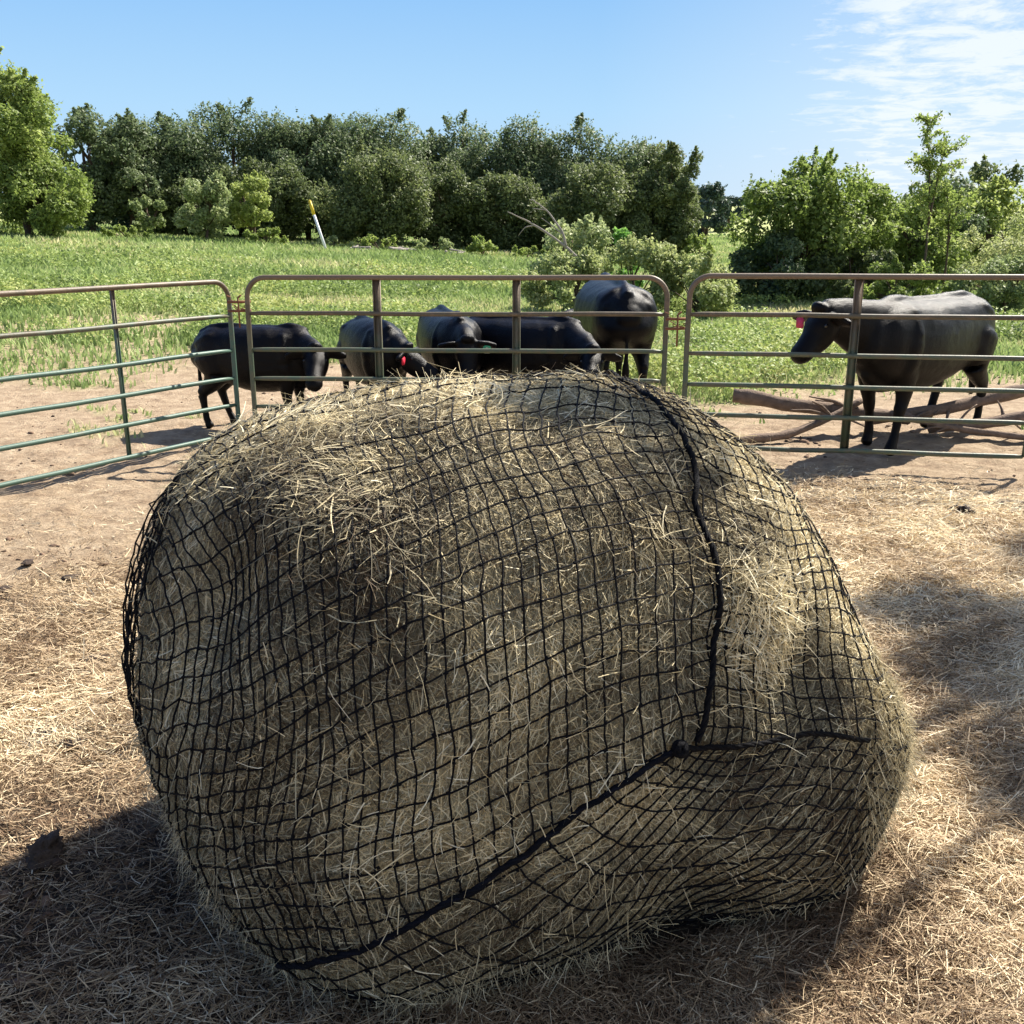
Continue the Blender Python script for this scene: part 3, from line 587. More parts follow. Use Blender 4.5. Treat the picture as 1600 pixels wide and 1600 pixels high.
def tps(data, Q):
    d = np.array(data, float); P = d[:, :2]; v = d[:, 2]; n = len(P)
    def U(r2): return np.where(r2 > 0, r2 * np.log(r2 + 1e-12), 0)
    A = U(((P[:, None] - P[None]) ** 2).sum(-1)) + np.eye(n) * .0015
    B = np.hstack([np.ones((n, 1)), P])
    M = np.block([[A, B], [B.T, np.zeros((3, 3))]])
    w = np.linalg.solve(M, np.r_[v, 0, 0, 0])
    out = np.zeros(len(Q))
    for c in range(0, len(Q), 8000):
        q = Q[c:c+8000]
        out[c:c+8000] = U(((q[:, None] - P[None]) ** 2).sum(-1)) @ w[:n] + w[n] + q @ w[n+1:]
    return out
def inpoly(Q, poly):
    x, y = Q[:, 0], Q[:, 1]; r = np.zeros(len(Q), bool); m = len(poly)
    for i in range(m):
        x1, y1 = poly[i]; x2, y2 = poly[(i + 1) % m]
        c = ((y1 > y) != (y2 > y))
        xi = (x2 - x1) * (y - y1) / (y2 - y1 + 1e-12) + x1
        r ^= c & (x < xi)
    return r
def pq_pos(X, p, q):
    """point on a surface table at map position p,q"""
    t = np.hypot(p, q); ph = np.arctan2(q, p) % (2 * np.pi)
    a = np.clip(t / np.pi * (m_ - 1), 0, m_ - 1.001); b = ph / (2 * np.pi) * k_
    i = a.astype(int); fi = (a - i)[..., None]; j = b.astype(int) % k_; fj = (b - b.astype(int))[..., None]; j2 = (j + 1) % k_
    return (X[i, j] * (1 - fj) + X[i, j2] * fj) * (1 - fi) + (X[i+1, j] * (1 - fj) + X[i+1, j2] * fj) * fi
FAR = 3.05
side_ext = [(.5, 3.0), (.62, 2.6), (.72, 2.2)] + ROPE_SIDE
right_ext = ROPE_RIGHT + [(1.3, -.25), (1.7, -.35), (2.3, -.4), (3.1, -.4)]
low_ext = [(-2.6, -1.7), (-1.6, -1.05), (-1.0, -.72)] + ROPE_LOW
polyS = side_ext + right_ext + [(4, -.4), (4, 4), (.4, 4)]
polyB = low_ext + right_ext[1:] + [(4, -.4), (4, -4), (-4, -4), (-4, -1.7)]
Qf = PQ.reshape(-1, 2)
wob = np.stack([fbm(base, 3, 5.0).ravel() - .5, fbm(base + 9, 3, 5.0).ravel() - .5], -1)
wamp = .9 + 1.3 * sstep(-.55, -1.1, Qf[:, 0])
tri = np.concatenate([FQ[:, [0, 1, 2]], FQ[:, [0, 2, 3]]])
cen = Qf[tri]
# skip triangles across the map's seam at the back pole
ok = TT.reshape(-1)[tri].max(1) < 3.0
ph_c = Qf[tri].mean(1)
inS = inpoly(ph_c, polyS); inB = inpoly(ph_c, polyB) & ~inS; inF = ~inS & ~inB
XN = X_net.reshape(-1, 3)
NN = normals(X_net).reshape(-1, 3)
def level_lines(f, mask):
    T = tri[mask & ok]
    v = f[T]
    lo, hi = int(np.floor(v.min())), int(np.ceil(v.max()))
    lines = []
    for lev in range(lo, hi + 1):
        c = lev + .0001
        s = v > c
        cnt = s.sum(1)
        k = (cnt > 0) & (cnt < 3)
        if not k.any(): continue
        t = T[k]; sv = v[k]; ss = s[k]
        segs = []
        for a, b in ((0, 1), (1, 2), (2, 0)):
            e = ss[:, a] != ss[:, b]
            w = (c - sv[:, a]) / (sv[:, b] - sv[:, a] + 1e-12)
            pt = XN[t[:, a]] * (1 - w[:, None]) + XN[t[:, b]] * w[:, None]
            key = np.minimum(t[:, a], t[:, b]).astype(np.int64) * 200000 + np.maximum(t[:, a], t[:, b])
            segs.append((e, key, pt))
        adj = {}; pos = {}
        for i in range(len(t)):
            ks = [(int(q[1][i]), q[2][i]) for q in segs if q[0][i]]
            if len(ks) == 2:
                a, b = ks
                adj.setdefault(a[0], []).append(b[0]); adj.setdefault(b[0], []).append(a[0])
                pos[a[0]] = a[1]; pos[b[0]] = b[1]
        seen = set()
        starts = [q for q in adj if len(adj[q]) == 1] + list(adj)
        for st in starts:
            if st in seen: continue
            path = [st]; seen.add(st); cur = st
            while True:
                nx = [q for q in adj[cur] if q not in seen]
                if not nx: break
                cur = nx[0]; seen.add(cur); path.append(cur)
            if len(path) > 4:
                lines.append(np.array([pos[q] for q in path]))
    return lines
def resample(P, step, sm=2):
    for _ in range(sm):
        if len(P) > 4: P[1:-1] = (P[:-2] + 2 * P[1:-1] + P[2:]) / 4
    d = np.r_[0, np.cumsum(np.linalg.norm(np.diff(P, axis=0), axis=1))]
    if d[-1] < .03: return None
    n = max(2, int(d[-1] / step) + 1)
    q = np.linspace(0, d[-1], n)
    return np.stack([np.interp(q, d, P[:, i]) for i in range(3)], -1)
net = MB()
nl = 0; fields = []
for data, mk, wi in ((FU, inF, 0), (FV, inF, 1), (SU, inS, 0), (SV, inS, 1), (BA, inB, 0), (BB, inB, 1)):
    f = tps(data, Qf) * (1.18 if data in (FU, FV) else 1.06) + wob[:, wi] * wamp * .8
    fields.append(f)
    for P in level_lines(f, mk):
        P = resample(P, .018, 3)
        if P is None: continue
        P = P + (fbm(P, 2, 22.)[:, None] - .5) * .012
        rr = .0021 + .0010 * fbm(P, 2, 30.)
        net.tube(P - OFF, rr, 5, t=.5, cap=False); nl += 1
vmask = [inF, inS, inB]
for r_ in range(3):
    fu, fv = fields[2 * r_], fields[2 * r_ + 1]
    vid = np.unique(tri[vmask[r_] & ok])
    du_ = fu[vid] - np.round(fu[vid]); dv_ = fv[vid] - np.round(fv[vid]); e_ = du_ ** 2 + dv_ ** 2
    best = {}
    for q in np.nonzero(e_ < .05)[0]:
        key = (int(round(fu[vid[q]])), int(round(fv[vid[q]])))
        if key not in best or e_[q] < e_[best[key]]: best[key] = q
    for q in best.values():
        if e_[q] > .03: continue
        c_ = XN[vid[q]] - OFF; n_ = NN[vid[q]]; s_ = .0052 * (0.85 + .4 * random.random())
        a_ = np.cross(n_, [.3, .2, .9]); a_ /= np.linalg.norm(a_) + 1e-9; b_ = np.cross(n_, a_)
        net.add([c_ + a_ * s_, c_ + b_ * s_, c_ - a_ * s_, c_ - b_ * s_, c_ + n_ * s_, c_ - n_ * s_],
                [[0, 1, 4], [1, 2, 4], [2, 3, 4], [3, 0, 4], [1, 0, 5], [2, 1, 5], [3, 2, 5], [0, 3, 5]])
print('net lines', nl, net.n)
net.build('net', M_net, bale, True)

# loose fold of net standing off the left side of the bale
fold = MB(); gf = np.random.default_rng(4)
for k in range(6):
    ph = 2.62 + .09 * k
    t = np.linspace(0, 1, 26)
    q = np.linspace(.72 - .035 * k, -.12 - .02 * k, 26); p = -1.20 - .05 * np.sin(t * np.pi) * (1 + .2 * gf.random()) + .018 * k
    P = pq_pos(X_net, p, q)
    C0 = P.mean(0)
    out = P - BC; out[:, 2] = 0; out /= np.linalg.norm(out, axis=1)[:, None]
    P = P + out * (np.sin(t * np.pi) * (.030 - .004 * k))[:, None] + gf.normal(0, .003, P.shape)
    fold.tube(P - OFF, .0026, 5, cap=False)
    if k: 
        for s in range(0, 26, 2):
            s2 = min(25, s + int(gf.integers(0, 2)))
            fold.tube(np.array([prev[s], (prev[s] + P[s2]) / 2 + gf.normal(0, .005, 3), P[s2]]) - OFF, .0025, 5, cap=False)
    prev = P
fold.build('net_fold', M_net, bale, True)

def rope(name, pts, r, mat, off=.008, twist=True):
    pts = np.array(pts); d = np.r_[0, np.cumsum(np.linalg.norm(np.diff(pts, axis=0), axis=1))]
    q = np.linspace(0, d[-1], int(d[-1] / .012))
    p = np.stack([np.interp(q, d, pts[:, 0]), np.interp(q, d, pts[:, 1])], -1)
    for _ in range(5): p[1:-1] = (p[:-2] + 2 * p[1:-1] + p[2:]) / 4
    P = pq_pos(X_net, p[:, 0], p[:, 1])
    o_ = P - BC; o_ /= np.linalg.norm(o_, axis=1)[:, None]
    P = P + o_ * off + (np.stack([fbm(P + c, 3, 14.) for c in (0, 5, 9)], -1) - .5) * .022
    m = MB()
    P = resample(P, .008, 1)
    T = np.gradient(P, axis=0); T /= np.linalg.norm(T, axis=1)[:, None]
    A = np.cross(T, [0, -.3, 1]); A /= np.linalg.norm(A, axis=1)[:, None]; B = np.cross(T, A)
    s = np.arange(len(P)) * .55
    for a in (0, 2.1, 4.2):
        m.tube(P + (A * np.cos(s + a)[:, None] + B * np.sin(s + a)[:, None]) * r * .55 - OFF, r * .72, 6, t=rng.random())
    return m.build(name, mat, bale, True)
rope('seam_rope', ROPE_SIDE, .0072, M_net)
rope('drawstring', ROPE_LOW, .0068, M_navy)
rope('seam_rope', ROPE_RIGHT, .0065, M_net)
kn = MB()   # the knot where the three ropes meet
c = pq_pos(X_net, np.array([ROPE_LOW[-1][0]]), np.array([ROPE_LOW[-1][1]]))[0] + np.array([0, -.02, 0])
for a in range(4):
    u = np.linspace(0, 2 * np.pi, 18)
    ax = rng.normal(0, 1, 3); ax /= np.linalg.norm(ax); b_ = np.cross(ax, [0, 0, 1]); b_ /= np.linalg.norm(b_); c_ = np.cross(ax, b_)
    kn.tube(c + (b_ * np.cos(u)[:, None] + c_ * np.sin(u)[:, None]) * .017 - OFF, .007, 6)
kn.build('knot', M_net, bale, True)

# hay strands on and through the net
def bale_straw():
    n = 150000
    # area weighted choice of surface cells, fewer at the back
    A = np.linalg.norm(np.cross(X_hay[1:, :] - X_hay[:-1, :], np.roll(X_hay, -1, 1)[:-1] - X_hay[:-1]), axis=-1)
    ctr = X_hay[:-1]
    pq = PQ[:-1]
    w = A * np.where(TT[:-1] > 2.0, .18, 1.0) * np.where(ctr[..., 2] < .03, .1, 1)
    top = np.zeros_like(w)
    for p, q, s, k in PATCH:
        top += k * np.exp(-((pq[..., 0] - p) ** 2 + (pq[..., 1] - q) ** 2) / (2 * s * s))
    w2 = w * (1 + top)
    idx = rng.choice(w2.size, n, p=(w2 / w2.sum()).ravel())
    i, j = np.unravel_index(idx, w2.shape)
    ft, fp = rng.random(n)[:, None], rng.random(n)[:, None]; j2 = (j + 1) % k_
    P = (X_hay[i, j] * (1 - fp) + X_hay[i, j2] * fp) * (1 - ft) + (X_hay[i+1, j] * (1 - fp) + X_hay[i+1, j2] * fp) * ft
    N = N_hay[i, j] + rng.normal(0, .22, (n, 3)); N /= np.linalg.norm(N, axis=1)[:, None]
    patch = top[i, j]
    over = rng.random(n) < np.clip(.06 + patch * .09, 0, .30)
    D = rng.normal(0, 1, (n, 3)) + np.array([0, 0, -.5])
    fl = np.stack([fbm(P + 3, 2, 3.) - .5, fbm(P + 30, 2, 3.) - .5, fbm(P + 60, 2, 3.) - .5], -1) * 5
    D = D + fl
    D -= N * (D * N).sum(1)[:, None] * .93
    D /= np.linalg.norm(D, axis=1)[:, None]
    Ln = rng.lognormal(math.log(.050), .45, n)
    lift = np.abs(rng.normal(0, .006, n))
    P = P + N * (rng.random(n) * .010)[:, None]
    P[over] += N[over] * (rng.random(over.sum()) * .022 + .008)[:, None]
    lift[over] += np.abs(rng.normal(0, .012, over.sum()))
    wild = rng.random(n) < .012
    Ln[wild] *= 1.9; lift[wild] += .025
    Ln = np.minimum(Ln, .16)
    W = rng.uniform(.0006, .0019, n)
    V, F = strands(P, N, D, Ln, W, lift, rng.normal(0, .42, n))
    V[:, 2] = np.maximum(V[:, 2], .0)
    t = np.clip(.46 + rng.normal(0, .24, n) + (fbm(P, 4, 3.2) - .5) * 1.3 + .16 * over, 0, 1)
    o = mesh_np('hay_stems', V - OFF, F, M_straw, bale, False, np.repeat(t, 8))
    o['kind'] = 'stuff'
bale_straw()
def fringe():
    """ragged wisps of hay hanging off the lower left and right flanks"""
    g = np.random.default_rng(12); Vs = []; Fs = []; ts = []; nn = 0
    for p0, q0, p1, q1, cnt in FRINGE:
        s = g.random(cnt)
        p = p0 + (p1 - p0) * s + g.normal(0, .05, cnt); q = q0 + (q1 - q0) * s + g.normal(0, .05, cnt)
        P = pq_pos(X_hay, p, q); N = P - BC; N[:, 2] *= .3; N /= np.linalg.norm(N, axis=1)[:, None]
        D = np.array([0, 0, -1.]) + g.normal(0, .55, (cnt, 3)); D /= np.linalg.norm(D, axis=1)[:, None]
        P = P + N * g.uniform(0, .018, cnt)[:, None]
        V, F = strands(P, N, D, g.lognormal(math.log(.07), .4, cnt), g.uniform(.0006, .0014, cnt), np.abs(g.normal(0, .018, cnt)), g.normal(0, .35, cnt))
        V[:, 2] = np.maximum(V[:, 2], .002)
        Vs.append(V); Fs.append(F + nn); nn += len(V); ts.append(np.repeat(np.clip(g.normal(.55, .2, cnt), 0, 1), 8))
    o = mesh_np('hay_fringe', np.concatenate(Vs) - OFF, np.concatenate(Fs), M_straw, bale, False, np.concatenate(ts)); o['kind'] = 'stuff'
fringe()

# ------------------------------------------------------------------ steel pen panels
def paint(name, green, rusty):
    m = bpy.data.materials.new(name); m.use_nodes = True
    nt = m.node_tree; nd = nt.nodes; L = nt.links; b = nd['Principled BSDF']
    tc = nd.new('ShaderNodeTexCoord'); sp = nd.new('ShaderNodeSeparateXYZ'); L.new(tc.outputs['Object'], sp.inputs[0])
    nz = nd.new('ShaderNodeTexNoise'); nz.inputs['Scale'].default_value = 9; nz.inputs['Detail'].default_value = 8; nz.inputs['Roughness'].default_value = .7
    L.new(tc.outputs['Object'], nz.inputs['Vector'])
    mr = nd.new('ShaderNodeMapRange'); mr.inputs[1].default_value = .9; mr.inputs[2].default_value = 1.5
    mr.inputs[3].default_value = -.05 + rusty; mr.inputs[4].default_value = .44 + rusty
    L.new(sp.outputs[2], mr.inputs[0])
    ad = nd.new('ShaderNodeMath'); ad.operation = 'ADD'; L.new(nz.outputs['Fac'], ad.inputs[0]); L.new(mr.outputs[0], ad.inputs[1])
    cr = nd.new('ShaderNodeValToRGB'); e = cr.color_ramp.elements
    e.new(.5); e.new(.5)
    for q, (p, c) in zip(e, [(.50, green), (.66, tuple(.55 * v + .45 * w for v, w in zip(green, (.16, .11, .07)))), (.82, (.10, .080, .050)), (1.0, (.16, .118, .078))]):
        q.position = p; q.color = (*c, 1)
    L.new(ad.outputs[0], cr.inputs[0]); L.new(cr.outputs[0], b.inputs['Base Color'])
    b.inputs['Roughness'].default_value = .5; b.inputs['Specular IOR Level'].default_value = .35
    bp = nd.new('ShaderNodeBump'); bp.inputs['Strength'].default_value = .25; bp.inputs['Distance'].default_value = .004
    n2 = nd.new('ShaderNodeTexNoise'); n2.inputs['Scale'].default_value = 60; L.new(tc.outputs['Object'], n2.inputs['Vector'])
    L.new(n2.outputs['Fac'], bp.inputs['Height']); L.new(bp.outputs[0], b.inputs['Normal'])
    return m
M_pa = paint('green_gate_paint', (.07, .125, .095), 0.0)
M_pb = paint('worn_gate_paint', (.075, .105, .068), .12)
M_rust = mat_ramp('rusty_iron', [(0, (.12, .05, .025)), (1, (.25, .11, .06))], rough=.9, noise=.8, nscale=30)

def wobble(P, a=.006):
    P = np.asarray(P, float)
    return P + (np.stack([fbm(P + c, 2, 1.3) for c in (0, 7, 13)], -1) - .5) * a * 2
def panel(x0, y0, x1, y1, zt0, zt1, label, braces, mat, rails=(1.27, .952, .694, .441), bot=.165, wide=True, end_left=True):
    ang = math.atan2(y1 - y0, x1 - x0); Lg = math.hypot(x1 - x0, y1 - y0)
    root = empty('gate_panel', (x0, y0, 0), ang)
    tag(root, label, 'gate panel', 'steel tube panels of the cattle pen')
    dz0, dz1 = zt0 - 1.58, zt1 - 1.58
    def zz(x, z): return z + dz0 + (dz1 - dz0) * x / Lg
    r = .0225; cr = .17; top = 1.58
    pts = [(0, bot)]
    pts += [(0, z) for z in np.linspace(bot + .03, top - cr, 12)]
    pts += [(cr - cr * math.cos(a), top - cr + cr * math.sin(a)) for a in np.linspace(.15, math.pi / 2, 9)]
    pts += [(x, top) for x in np.linspace(cr + .1, Lg - cr - .1, 24)]
    pts += [(Lg - cr + cr * math.sin(a), top - cr + cr * math.cos(a)) for a in np.linspace(0, math.pi / 2 - .15, 9)]
    pts += [(Lg, z) for z in np.linspace(top - cr, bot, 12)]
    P = np.array([(x, 0, zz(x, z)) for x, z in pts])
    m = MB(); m.tube(wobble(P, .004), r, 12); m.build('frame', mat, root, True)
    for z in list(rails) + [bot]:
        m = MB()
        xs = np.linspace(.012, Lg - .012, 40)
        Pr = np.array([(x, 0, zz(x, z)) for x in xs])
        Pr[1:-1] = wobble(Pr, .009)[1:-1]
        rr = np.full(40, .0205)
        rr[0] = rr[-1] = .015; rr[1] = rr[-2] = .019        # ends pinched flat and welded
        m.tube(Pr, rr, 10); m.build('rail', mat, root, True)
    for bx in braces:
        m = MB(); w = .034 if wide else .013
        x = bx
        zc = (top + bot) / 2; h = (top - bot) / 2 - .005
        cz = zz(x, zc)
        m.box((x, .024, cz), (w, .0035, h))
        m.box((x - w + .003, .008, cz), (.003, .0125, h)); m.box((x + w - .003, .008, cz), (.003, .0125, h))
        for z in list(rails):
            m.tube([(x, -.012, zz(x, z)), (x, .034, zz(x, z))], .009, 8)
        m.build('brace', mat, root)
    return root
# central panel
pc = panel(-2.34, 9.05, 1.325, 8.76, 1.525, 1.54, 'central worn green gate panel with two wide rusty braces, cattle crowded behind it', [1.16, 2.385], M_pb)
# right panel
pr_ = panel(1.46, 8.44, 4.14, 7.93, 1.568, 1.585, 'right gate panel with one wide brace, standing in front of the largest black cow', [1.33], M_pb, end_left=False)
# left panel, coming nearer towards the left edge
pl = panel(-5.85, 4.2, -2.60, 9.42, 1.50, 1.475, 'left green gate panel with a narrow brace, angled towards the viewer beside the bare soil', [2.05, 4.99 - .08], M_pa, wide=False)

def chain(p, q, name='latch_chain', label='', parts=9):
    p = np.array(p, float); q = np.array(q, float)
    o = MB()
    for i in range(parts):
        a = (i + .5) / parts
        c = p + (q - p) * a + np.array([0, 0, -.10 * math.sin(math.pi * a)])
        u = np.linspace(0, 2 * np.pi, 11)
        d = (q - p) / np.linalg.norm(q - p); e = np.array([0, 0, 1.]) if i % 2 else np.array([0, 1., 0])
        o.tube(c + d * np.cos(u)[:, None] * .019 + e * np.sin(u)[:, None] * .010, .0038, 6)
    return o
for px_, py_, z_, lab in ((-2.48, 9.3, 1.27, 'rusty pin latch joining the left panel to the central panel'), (1.395, 8.6, 1.18, 'rusty pin latch joining the central panel to the right panel')):
    root = empty('pin_latch', (px_, py_, 0)); tag(root, lab, 'latch', 'pin latches between the gate panels')
    m = MB(); m.tube([(0, -.03, z_ - .2), (0, -.03, z_ + .07)], .008, 8); m.tube([(0, -.03, z_ + .07), (.03, -.03, z_ + .09)], .008, 8)
    m.build('pin', M_rust, root)
    for zz_ in (z_ + .03, z_ - .05):
        m = MB(); m.tube([(-.10, -.02, zz_), (0, -.03, zz_), (.10, .02, zz_)], .012, 8)
        m.build('hinge_lug', M_rust, root)
    m = chain((-.1, .0, z_ + .1), (.10, -.03, z_ + .02)); m.build('chain', M_rust, root)

# ------------------------------------------------------------------ cattle
def hide(name, c, r=.50):
    m = mat_ramp(name, [(0, tuple(v * .55 for v in c)), (1, tuple(v * 1.8 for v in c))], rough=r, noise=1.0, nscale=7, spec=.13, bump=.5, bscale=110)
    nt = m.node_tree; b = nt.nodes['Principled BSDF']
    tc = nt.nodes.new('ShaderNodeTexCoord'); mp_ = nt.nodes.new('ShaderNodeMapping'); mp_.inputs['Scale'].default_value = (14, 60, 14)
    nt.links.new(tc.outputs['Object'], mp_.inputs[0])
    nz = nt.nodes.new('ShaderNodeTexNoise'); nz.inputs['Scale'].default_value = 2.2; nz.inputs['Detail'].default_value = 8; nz.inputs['Roughness'].default_value = .75
    nt.links.new(mp_.outputs[0], nz.inputs['Vector'])
    mr = nt.nodes.new('ShaderNodeMapRange'); mr.inputs[1].default_value = .3; mr.inputs[2].default_value = .7; mr.inputs[3].default_value = .30; mr.inputs[4].default_value = .44
    nt.links.new(nz.outputs['Fac'], mr.inputs[0]); nt.links.new(mr.outputs[0], b.inputs['Roughness'])
    bp = nt.nodes['Bump']; nt.links.new(nz.outputs['Fac'], bp.inputs['Height']); bp.inputs['Strength'].default_value = .55; bp.inputs['Distance'].default_value = .012
    return m
M_black = hide('black_hide', (.0022, .0021, .0028))
M_brown = hide('brownish_black_hide', (.0028, .0021, .0021))
M_eye = mat_ramp('eye', [(0, (.004, .003, .003)), (1, (.004, .003, .003))], rough=.08, spec=.6)
M_pink = mat_ramp('pink_tag', [(0, (.62, .05, .12)), (1, (.70, .06, .14))], rough=.5)
M_red = mat_ramp('red_tag', [(0, (.58, .02, .05)), (1, (.62, .03, .06))], rough=.5)
M_greentag = mat_ramp('green_tag', [(0, (.06, .42, .20)), (1, (.08, .46, .22))], rough=.5)
M_whitetag = mat_ramp('pale_tag', [(0, (.6, .62, .5)), (1, (.7, .7, .6))], rough=.5)

def loft(mb, st, k=18, e=1.0):
    """st: (x,y,z, halfwidth, halfheight); an elliptical hull along the stations, rounded ends"""
    st = np.array(st, float)
    n = len(st); u = np.linspace(0, n - 1, (n - 1) * 5 + 1)
    # Catmull-Rom
    i = np.minimum(u.astype(int), n - 2); f = (u - i)[:, None]
    g = lambda q: st[np.clip(q, 0, n - 1)]
    p0, p1, p2, p3 = g(i - 1), g(i), g(i + 1), g(i + 2)
    S = .5 * ((2 * p1) + (-p0 + p2) * f + (2 * p0 - 5 * p1 + 4 * p2 - p3) * f ** 2 + (-p0 + 3 * p1 - 3 * p2 + p3) * f ** 3)
    C = S[:, :3]; T = np.gradient(C, axis=0); T /= np.linalg.norm(T, axis=1)[:, None] + 1e-9
    side = np.cross(T, [0, 0, 1.]); l = np.linalg.norm(side, axis=1)[:, None]
    side = np.where(l > .25, side / (l + 1e-9), np.array([[0, -1., 0]]))
    side -= T * (side * T).sum(1)[:, None]; side /= np.linalg.norm(side, axis=1)[:, None]
    up = np.cross(side, T)
    caps0 = [(.999, .05), (.85, .55), (.5, .87)]
    rings = []
    r0 = min(S[0, 3], S[0, 4]) * .7; r1 = min(S[-1, 3], S[-1, 4]) * .7
    for d, s in caps0: rings.append((C[0] - T[0] * r0 * d, side[0], up[0], S[0, 3] * s, S[0, 4] * s))
    for q in range(len(S)): rings.append((C[q], side[q], up[q], S[q, 3], S[q, 4]))
    for d, s in caps0[::-1]: rings.append((C[-1] + T[-1] * r1 * d, side[-1], up[-1], S[-1, 3] * s, S[-1, 4] * s))
    a = np.arange(k) * 2 * np.pi / k
    ca = np.sign(np.cos(a)) * np.abs(np.cos(a)) ** e; sa = np.sign(np.sin(a)) * np.abs(np.sin(a)) ** e
    V = np.concatenate([c + ca[:, None] * s * w + sa[:, None] * u_ * h for c, s, u_, w, h in rings])
    m = len(rings)
    ii = np.arange(m - 1)[:, None] * k; jj = np.arange(k)[None]
    F = np.stack([ii + jj, ii + (jj + 1) % k, ii + k + (jj + 1) % k, ii + k + jj], -1).reshape(-1, 4)
    b = mb.n
    mb.add(V, F)
    mb.F.setdefault(k, []).append(np.array([[b + q for q in range(k)][::-1], [b + (m-1)*k + q for q in range(k)]]))

def cow(label, loc, head, heading, scale=1.0, calf=0.0, poll=(1.35, 0, 1.25), nose=(1.8, 0, .95), mat=None, tags=(), group='black cattle behind the gate panels', legs=(0, 0, 0, 0), voxel=.018, wide=1.0, belly=1.0, lx=1.0):
    """poll and nose in body units (x forward, y to its left)"""
    root = empty('cow' if calf < .5 else 'calf', loc, heading)
    tag(root, label, 'cow' if calf < .5 else 'calf', group)
    mb = MB()
    w = wide; bl = belly
    lg = 1 + .0 * calf
    T_ = [(-1.08, 0, 1.06, .15, .16), (-1.02, 0, 1.02, .24*w, .26), (-.88, 0, 1.0, .29*w, .32), (-.62, 0, .97, .31*w, .35), (-.3, 0, .94, .34*w, .385*bl),
          (.05, 0, .92, .36*w, .405*bl), (.38, 0, .93, .34*w, .395*bl), (.64, 0, .96, .29*w, .38), (.86, 0, .98, .235, .32), (1.0, 0, 1.0, .16, .22)]
    T_ = [(q[0] * lx,) + q[1:] for q in T_]
    loft(mb, T_, 28, .84)
    # hip bones, spine and shoulder mass
    for s in (-1, 1):
        loft(mb, [(q[0] * lx,) + q[1:] for q in [(-.68, .10 * s * w, 1.24, .08, .05), (-.80, .18 * s * w, 1.20, .09, .06), (-.98, .15 * s * w, 1.1, .09, .08)]], 12)
        loft(mb, [(q[0] * lx,) + q[1:] for q in [(.58, .16 * s * w, 1.22, .08, .08), (.62, .24 * s * w, .98, .09, .11), (.68, .2 * s * w, .74, .08, .1)]], 12)
    loft(mb, [(-1.05 * lx, 0, 1.24, .05, .05), (-.7 * lx, 0, 1.325, .05, .05), (-.2 * lx, 0, 1.315, .05, .05), (.3 * lx, 0, 1.31, .05, .05), (.62 * lx, 0, 1.345, .06, .05), (.85 * lx, 0, 1.28, .07, .07)], 12)
    pol = np.array(poll, float); nos = np.array(nose, float)
    n0 = np.array([.72 * lx, 0, 1.06])
    mid = (n0 + pol) / 2 + np.array([0, 0, -.02])
    loft(mb, [(*n0, .2, .30), (*(n0 * .6 + pol * .4 + [0, 0, -.02]), .165, .25), (*(n0 * .25 + pol * .75), .13, .19), (*pol, .115, .14)], 18)
    hd = nos - pol; hl = np.linalg.norm(hd); hu = hd / hl
    side = np.cross(hu, [0, 0, 1]); side /= np.linalg.norm(side); up = np.cross(side, hu)
    H_ = [(-.02, .09, .08, 0), (.06, .135, .13, -.02), (.16, .142, .15, -.04), (.26, .122, .142, -.045), (.35, .102, .122, -.03), (.44, .094, .10, -.015), (.51, .10, .092, .0), (.55, .082, .072, .0)]
    ls = hl / .56; sc = max(ls, .95)
    loft(mb, [(*(pol + hu * a * ls + up * o * sc), w_ * sc, h_ * sc) for a, w_, h_, o in [(q[0], q[1] * 1.1, q[2], q[3]) for q in H_]], 18)
    # poll knob
    loft(mb, [(*(pol + up * .10 * sc - side * .05), .045, .05), (*(pol + up * .125 * sc), .05, .05), (*(pol + up * .10 * sc + side * .05), .045, .05)], 12)
    # brisket fold
    loft(mb, [(q[0] * lx,) + q[1:] for q in [(.95, 0, .76, .07, .10), (.80, 0, .65, .10, .10), (.6, 0, .60, .11, .07)]], 12)
    L_ = [(.60 * lx, .18, 0), (.60 * lx, -.18, 1), (-.80 * lx, .20, 2), (-.80 * lx, -.20, 3)]
    for x, y, q in L_:
        d = legs[q]; s = 1 if y > 0 else -1
        if q < 2:
            loft(mb, [(x + .02, y, .80, .10, .15), (x, y, .62, .085, .11), (x - .01 + d*.3, y, .46, .058, .068), (x + d*.5, y, .40, .056, .06), (x - .01 + d*.7, y, .28, .040, .045), (x + d*.9, y, .14, .042, .048), (x + .02 + d, y, .085, .046, .052), (x + .035 + d, y, .035, .058, .068)], 14)
        else:
            loft(mb, [(x + .02, y, .95, .14, .24), (x + .07, y, .74, .125, .20), (x + .0, y, .60, .085, .12), (x - .11 + d*.4, y, .47, .052, .075), (x - .10 + d*.5, y, .40, .046, .06), (x - .07 + d*.7, y, .26, .040, .046), (x - .04 + d*.9, y, .14, .042, .05), (x - .01 + d, y, .085, .046, .055), (x + .01 + d, y, .035, .056, .068)], 14)
    loft(mb, [(q[0] * lx,) + q[1:] for q in [(-.55, 0, 1.08, .24*w, .2), (-.85, 0, 1.10, .24*w, .2), (-1.0, 0, 1.06, .19*w, .18)]], 18)
    # tail
    tx = 1.04 * (1 - lx)
    loft(mb, [(q[0] + tx,) + q[1:] for q in [(-1.04, 0, 1.22, .035, .035), (-1.12, 0, 1.12, .032, .032), (-1.15, .01, .9, .028, .028), (-1.15, .02, .65, .028, .028), (-1.14, .02, .48, .045, .045), (-1.13, .02, .33, .03, .03)]], 10)
